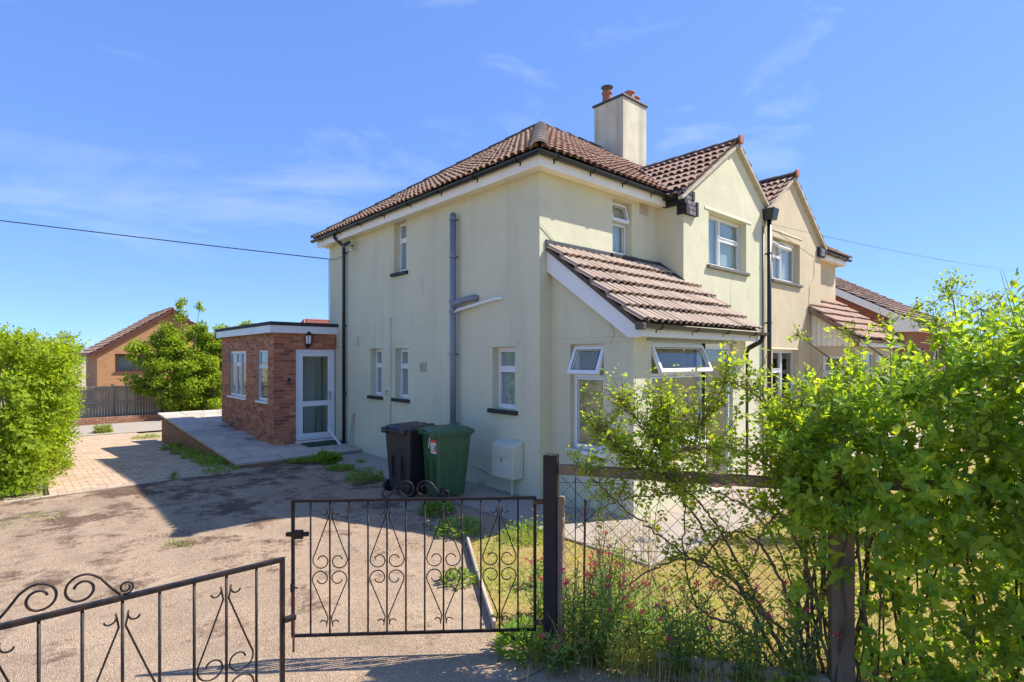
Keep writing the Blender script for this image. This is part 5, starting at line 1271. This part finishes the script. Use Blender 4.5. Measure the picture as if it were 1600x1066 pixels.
tree('apple_tree', 'leafy yellowing fruit tree in front of the fence beside the extension', (.02, 23.1, -.6),
     [tuple(1.08*v for v in c_) for c_ in [(-.9, -.2, 2.2, .9), (-.3, .2, 3.1, .95), (.7, -.1, 2.7, 1.0), (1.5, .2, 2.3, .9), (1.9, 0, 3.2, .7), (-1.4, .1, 1.5, .7), (-.6, -.3, 1.1, .9), (.3, -.4, 1.4, 1.0), (1.2, -.4, 1.2, .9), (.6, 0, 3.7, .55), (-.3, 0, 4.3, .28), (-.25, 0, 4.85, .22), (-1.9, 0, 3.0, .35), (-1.6, 0, 2.6, .5), (.45, 0, 4.75, .2), (2.4, .1, 3.9, .4), (2.3, 0, 1.3, .9), (-.2, -.3, .5, .8), (1.0, -.4, .5, .9), (0, .1, 2.4, 1.0), (-.9, 0, 3.2, .6), (1.2, 0, 3.4, .7), (.2, -.2, 1.9, 1.0)]], 56000, .13, L_TREE, (.09, 1.6))
tree('garden_tree', 'airy small tree with arching branches above the right hedge', tuple(np.array((3.1, -4.55, 0))),
     [(.2, 0, 2.75, .34), (.0, .25, 2.95, .30), (-.3, .35, 2.6, .28), (.35, -.3, 2.7, .3), (-.75, .75, 2.55, .16), (-1.15, 1.05, 2.45, .14), (.75, -.75, 3.1, .26), (1.0, -1.0, 3.25, .2), (.5, -.3, 2.4, .35), (1.2, -1.2, 2.9, .25), (-.55, .5, 2.75, .13), (-1.6, 1.5, 2.42, .12), (1.3, -1.4, 3.4, .18)], 3600, .05, L_TREE, (.06, 1.7), wr=.6)
for i, (bx, by, hh, lab) in enumerate([(26, -8.5, 5.0, 'dark evergreen tree at the far right above the hedge'), (34, -3, 4.8, 'dark round tree behind the end of the red brick house'), (-3.2, 52, 5.0, 'distant round tree between the left hedge and the bungalow'), (-16, 33, 4.2, 'distant low tree behind the left hedge at the frame edge')]):
    tree('dark_tree', lab, (bx, by, -.5 if by > 19 else 0), [(math.cos(a)*1.2, math.sin(a)*1.2, hh*f, 1.2) for a, f in ((0, .5), (1.3, .62), (2.6, .5), (3.9, .65), (5.2, .55))] + [(0, 0, hh*.82, 1.0), (.3, .2, hh*.35, 1.2)], 4200, .20, L_DARK if i < 2 else L_TREE, (.15, hh*.45), 'background trees')

# ---- lawn grass
def in_poly(x, y, poly):
    c = np.zeros(len(x), bool); j = len(poly) - 1
    for i in range(len(poly)):
        xi, yi = poly[i]; xj, yj = poly[j]
        c ^= ((yi > y) != (yj > y)) & (x < (xj - xi)*(y - yi)/(yj - yi + 1e-12) + xi); j = i
    return c
def blades(name, x, y, z, h, m, w_=.004, lean=.5):
    n = len(x); a = rng.uniform(0, 6.28, n); l = lean*rng.uniform(.2, 1, n); d_ = np.stack([np.cos(a)*l, np.sin(a)*l, np.ones(n)], 1)*h[:, None]; sd = np.stack([-np.sin(a), np.cos(a), np.zeros(n)], 1)*w_
    P = np.stack([x, y, z], 1); mid = P + d_*.55 + np.array((0, 0, .06))*h[:, None]; tip = P + d_*np.array((1.25, 1.25, .92))
    V = np.stack([P - sd, P + sd, mid - sd*.7, mid + sd*.7, tip], 1).reshape(-1, 3); F = np.array([(0, 1, 3), (0, 3, 2), (2, 3, 4)])[None] + (np.arange(n)*5)[:, None, None]
    return tag(tri_mesh(name, V, F.reshape(-1, 3), m), kind='stuff')
n = 150000
x = rng.uniform(-2.9, 9, n); y = rng.uniform(-9, -.7, n); dd = np.hypot(x - CAM.x, y - CAM.y); k = in_poly(x, y, lawn_poly) & (rng.uniform(0, 1, n) < np.clip(6/dd, .15, 1)**1.5) ; x, y = x[k], y[k]
h = rng.uniform(.02, .055, len(x))
gp_ = np.sin(x*2.3 + 1) * np.sin(y*2.9) + .8*np.sin(x*5.1 + y*3.3) + rng.normal(size=len(x))*.7 + np.where(x < -1.2, .7, 0)
g = gp_ > .75
tag(blades('lawn_grass', x[~g], y[~g], np.full((~g).sum(), .0), h[~g], L_GRASS, .0032, .9), 'parched yellow lawn grass behind the fence', 'grass')
tag(blades('green_grass', x[g], y[g], np.full(g.sum(), .0), h[g]*1.25, L_GREENG, .0034, .8), 'greener patches of grass in the parched lawn', 'grass')
# long bleached stalks along the fence
n = 2600; s0 = rng.uniform(-.1, 4, n); pp = np.array([fp(a, b_, 0) for a, b_ in zip(s0, rng.normal(size=n)*.16)])
tag(blades('long_grass', pp[:, 0], pp[:, 1], np.zeros(n), rng.uniform(.08, .34, n)*np.where(rng.uniform(0, 1, n) < .3, 1.3, .8), L_GRASS, .0022, .5), 'long bleached grass stalks along the foot of the chain link fence', 'grass')

# ---- loose straw and dead moss lying on the driveway
n = 1500; x = rng.uniform(-8, -1.2, n); y = rng.uniform(-3, 5.2, n); a = rng.uniform(0, 6.28, n)*.25 + .3 + rng.normal(size=n)*.5; l = rng.uniform(.02, .09, n)
k = in_poly(x, y, [(-14, -3.1), (-2.9, -3.1), (-2.95, -2.46), (-1.9, -.7), (-.93, -.7), (-.93, 5.3), (-14, 5.2)]) & (np.sin(x*1.1 + 2) + np.sin(y*1.7) + rng.normal(size=n)*.6 > .2); x, y, a, l = x[k], y[k], a[k], l[k]; n = len(x)
P = np.stack([x, y, np.full(n, .006)], 1); D = np.stack([np.cos(a), np.sin(a), np.zeros(n)], 1); sd = np.stack([-np.sin(a), np.cos(a), np.zeros(n)], 1)*.0016
V = np.stack([P - D*l[:, None]/2 - sd, P - D*l[:, None]/2 + sd, P + D*l[:, None]/2 + sd + (0, 0, .004), P + D*l[:, None]/2 - sd + (0, 0, .004)], 1).reshape(-1, 3)
tag(tri_mesh('straw_litter', V, (np.array([(0, 1, 2, 3)])[None] + (np.arange(n)*4)[:, None, None]).reshape(-1, 4), STRAW), 'loose straw scattered over the driveway', 'litter', kind='stuff')
P = []
for cx, cy, r_, k in ((-3.9, 4.3, .5, 600), (-2.6, 4.6, .6, 900), (-3.5, 2.9, .6, 500), (-4.3, 1.9, .3, 400), (-2.2, 2.9, .6, 700), (-1.7, .6, .5, 500), (-4.7, 4.7, .35, 300), (-2.6, -.3, .5, 600), (-3.6, .6, .5, 350)):
    P.append(np.stack([cx + rng.normal(size=k)*r_*.8, cy + rng.normal(size=k)*r_*.35, rng.uniform(.001, .008, k)], 1))
P = np.concatenate(P); n = len(P); Ls = rng.uniform(.006, .02, n); o = leaves('moss_crumbs', P, rdir(n)*np.array((1, 1, .2)), rdir(n)*.4 + np.array((0, 0, 1)), Ls, Ls*.8, MOSS, hi=False); tag(o, 'brown crumbs of dead moss in patches on the driveway', 'moss')
# small stones
n = 2600; x = rng.uniform(-7.5, -1.5, n); y = rng.uniform(-3, 4.5, n); k = in_poly(x, y, [(-14, -3.1), (-2.9, -3.1), (-2.95, -2.46), (-1.9, -.7), (-.93, -.7), (-.93, 5.3), (-14, 5.2)]); x, y = x[k], y[k]
b_ = np.array([(1, 0, 0), (0, 1, 0), (-1, 0, 0), (0, -1, 0), (0, 0, .8)]); sz = rng.uniform(.003, .009, len(x)); V = np.stack([x, y, np.full(len(x), .0)], 1)[:, None] + b_[None]*sz[:, None, None]*(1 + rng.normal(size=(len(x), 5, 3))*.2)
tag(tri_mesh('loose_grit', V.reshape(-1, 3), (np.array([(0, 1, 4), (1, 2, 4), (2, 3, 4), (3, 0, 4)])[None] + (np.arange(len(x))*5)[:, None, None]).reshape(-1, 3), KERB), 'loose grit scattered on the driveway surface', 'grit', kind='stuff')

# ---- weeds
def weed(label, c, r_, hgt, n, leaf, m=L_WEED, flowers=0, fm=YELL, wr=.42, name='weed_clump', cat='weed'):
    o = empty(name, c, label, cat, 'weeds and self-sown plants'); c = np.array(c, float)
    a = rng.uniform(0, 6.28, n); rr = np.sqrt(rng.uniform(0, 1, n))*r_; P = c + np.stack([np.cos(a)*rr, np.sin(a)*rr, rng.uniform(0, 1, n)**1.3*hgt*(1 - .5*rr/r_)], 1)
    D = np.stack([np.cos(a), np.sin(a), np.full(n, .7)], 1) + rdir(n)*.7; L_ = leaf*rng.uniform(.5, 1.2, n)
    leaves('foliage', P, D, rdir(n)*.5 + np.array((0, 0, 1)), L_, L_*wr, m, o)
    b = MB()
    for k in range(10): q = c + np.append(rng.normal(size=2)*r_*.4, 0); b.tube([tuple(q), tuple(q + np.array((rng.normal()*.03, rng.normal()*.03, hgt*.9)))], .003, 4)
    b.build('stems', GSTEM, o)['kind'] = 'stuff'
    for k in range(flowers):
        q = c + np.append(rng.normal(size=2)*r_*.55, hgt*rng.uniform(.7, 1.25)); MB().tube([(q[0], q[1], c[2]), tuple(q)], .0018, 4).build('flower_stalk', GSTEM, o); bloom('flower', q, .017, fm, o, 10)
    return o
weed('dandelion clump at the edge of the concrete apron near the door', (-1.05, 5.15, 0), .26, .20, 420, .13)
weed('low weeds just left of the dandelion clump at the patio corner', (-1.45, 5.55, 0), .22, .08, 260, .07)
weed('weeds between the dandelion clump and the black bin', (-1.15, 4.25, 0), .24, .09, 300, .07)
weed('bushy grey green weed at the foot of the black bin', (-1.25, 3.05, 0), .32, .26, 800, .06, wr=.3)
weed('green weed tuft behind the gate in front of the bins', (-1.45, .55, 0), .22, .18, 420, .075)
weed('dark weeds at the end of the timber edging board', (-1.72, -.35, 0), .28, .20, 520, .06, flowers=5)
weed('yellow flowered weeds at the shady top of the lawn', (-1.25, -1.05, 0), .30, .20, 520, .05, flowers=14)
weed('small plant on the concrete by the downpipe', (-.6, 4.5, .03), .08, .06, 70, .05)
weed('grass tuft growing from the concrete pad', (-3.5, 18.9, -.58), .22, .36, 420, .16, L_GREENG, wr=.16)
weed('smaller grass tuft left on the concrete pad', (-4.75, 19.1, -.58), .16, .14, 160, .12, L_GREENG, wr=.16)
weed('low grass at the far end of the patio wall', (-2.75, 15.0, gz(15)), .35, .10, 300, .10, L_GREENG, wr=.16)
weed('weed in the paver joint below the shadow edge', (-3.7, 5.42, 0), .08, .14, 90, .05)
weed('thin weeds along the paver edge near the patio corner', (-2.9, 5.55, 0), .3, .10, 260, .06)
weed('yellow green seedlings on the sunlit driveway at left', (-5.6, 3.9, 0), .34, .03, 90, .035, L_GREENG, flowers=2)
weed('green seedling at the tip of the house shadow', (-4.35, 1.45, 0), .14, .035, 80, .035, L_GREENG)
weed('leafy weeds at the foot of the dark gate post', (-2.95, -2.85, 0), .22, .22, 520, .06)
weed('weeds growing on the open side of the timber edging', (-2.62, -1.55, 0), .16, .12, 200, .055, flowers=3)
for i, yv in enumerate((6.6, 7.4, 8.3, 9.4, 10.6)):
    weed(['grass tufts along the patio wall nearest the camera', 'grass tufts along the patio wall, second from its near corner', 'grass tufts along the middle of the patio wall', 'grass tufts along the patio wall, second from its far end', 'grass tufts along the patio wall at its far end'][i], (-2.74, yv, gz(yv)), .28, .16, 320, .10, L_GREENG if i % 2 else L_WEED, wr=.22)
weed('red leaved shrub at the end of the left hedge', (-5.15, 15.6, gz(15.6)), .35, .95, 900, .08, L_RED, cat='shrub', name='red_shrub')
weed('low green plants under the near end of the left hedge', (-5.75, 6.05, 0), .45, .25, 700, .07, flowers=4, fm=PINK)
weed('grass spilling from the hedge bed onto the paving', (-5.3, 8.6, gz(8.6)), .35, .22, 500, .12, L_GREENG, wr=.18)

# ---- red valerian along the fence
def valerian(label, c, n_st, hgt, spread, seed_heads=0):
    o = empty('valerian_plant', c, label, 'flower', 'red valerian by the fence'); c = np.array(c, float); b = MB(); P, D, Nn, Ls = [], [], [], []; heads = []
    for k in range(n_st):
        a = rng.uniform(0, 6.28); l = hgt*rng.uniform(.6, 1.1); tip = c + np.array((math.cos(a)*spread*rng.uniform(.1, 1), math.sin(a)*spread*rng.uniform(.1, 1), l)); p0 = c + np.append(rng.normal(size=2)*.05, 0)
        mid = (p0 + tip)/2 + np.append(rng.normal(size=2)*.04, .05); pts = curve([p0, mid, tip], 6); b.tube([tuple(p) for p in pts], .0028, 5)
        for j, q in enumerate(pts[1:-1]):
            th = j*1.57 + a
            for s_ in (0, math.pi):
                d_ = np.array((math.cos(th + s_), math.sin(th + s_), .35)); P.append(q); D.append(d_); Nn.append(np.array((-d_[0]*.3, -d_[1]*.3, 1)) + rng.normal(size=3)*.15); Ls.append(rng.uniform(.05, .085)*(1.15 - .06*j))
        heads.append(tip)
    b.build('stems', GSTEM, o)['kind'] = 'stuff'; Ls = np.array(Ls); leaves('foliage', P, D, Nn, Ls, Ls*.32, L_VAL, o)
    for k, t in enumerate(heads):
        if rng.uniform() < .45: continue
        m_ = STRAW if k < seed_heads else PINK
        nf_ = 34; pp = t + rdir(nf_)*rng.uniform(.006, .024, (nf_, 1))*np.array((1.1, 1.1, .7)); l_ = np.full(nf_, .011); leaves('flower_head', pp, rdir(nf_) + np.array((0, 0, .5)), rdir(nf_), l_, l_*.8, m_, o, hi=False, kind=None)
valerian('pink valerian bush at the foot of the fence by the dark post', fp(.22, -.02, 0), 26, .62, .26)
valerian('pink valerian on the lawn just behind the dark post', fp(.35, .55, 0), 18, .62, .24)
valerian('pink valerian plant behind the netting between post and rose', fp(.62, .25, 0), 18, .48, .26)
valerian('pink valerian growing through the rose stems', fp(1.30, -.05, 0), 16, .62, .25)
valerian('pink valerian close to the second fence post', fp(1.62, -.10, 0), 12, .66, .22)
valerian('pink flowers on the lawn behind the open gate', (-2.05, -2.1, 0), 8, .34, .20)
valerian('small pink valerian at the bottom edge below the dark post', fp(.12, -.25, 0), 9, .26, .18)
valerian('tall pink valerian leaning on the rusty stake', fp(.40, -.06, 0), 22, .78, .30)
valerian('pink valerian in the middle of the netting below the rail', fp(.88, -.04, 0), 18, .55, .28)
valerian('low pink valerian above the concrete gravel board', fp(1.08, .12, 0), 16, .50, .26)
valerian('pink valerian behind the lower hinge of the open gate', (-2.55, -2.55, 0), 10, .42, .2)
for i, (s0, q0, h0, lab) in enumerate([(.15, .18, .45, 'leggy green weeds against the inner side of the dark post'), (.55, .0, .40, 'leggy green weeds at the foot of the netting near the stake'), (.95, .10, .34, 'leggy green weeds by the left end of the gravel board'), (1.45, .05, .42, 'leggy green weeds among the rose roots'), (.75, .42, .30, 'yellowing weeds on the lawn behind the netting'), (2.3, -.22, .34, 'leggy weeds under the hedge right of the second post'), (2.75, -.25, .36, 'weeds at the foot of the hedge near the right edge')]):
    weed(lab, fp(s0, q0, 0), .24, h0, 420, .062, L_VAL if i % 2 else L_WEED, wr=.3)
# bleached seed stalks behind the post
def seedstalk(label, c, n_st, hgt):
    o = empty('dry_seed_plant', c, label, 'dry plant', 'bleached seed plants'); c = np.array(c, float); b = MB(); P = []
    for k in range(n_st):
        a = rng.uniform(0, 6.28); tip = c + np.array((math.cos(a)*.16*rng.uniform(0, 1), math.sin(a)*.16*rng.uniform(0, 1), hgt*rng.uniform(.75, 1.1))); p0 = c + np.append(rng.normal(size=2)*.03, 0)
        b.tube([tuple(p0), tuple((p0 + tip)/2), tuple(tip)], [.003, .002, .001], 4)
        for j in range(26): q = p0 + (tip - p0)*rng.uniform(.55, 1.0); P.append(q + rng.normal(size=3)*.022)
    b.build('stems', STRAW, o)['kind'] = 'stuff'; P = np.array(P); l_ = rng.uniform(.012, .028, len(P)); leaves('seed_heads', P, rdir(len(P))*.6 + np.array((0, 0, 1)), rdir(len(P)), l_, l_*.35, L_GRASS, o, hi=False)
seedstalk('bleached straw coloured seed plant right behind the dark post', fp(.25, .75, 0), 16, .86)
seedstalk('second bleached seed plant nearer the porch corner', fp(.62, .85, 0), 14, .88)
seedstalk('bleached seed plant on the lawn beside the netting', fp(.42, 1.0, 0), 14, .70)
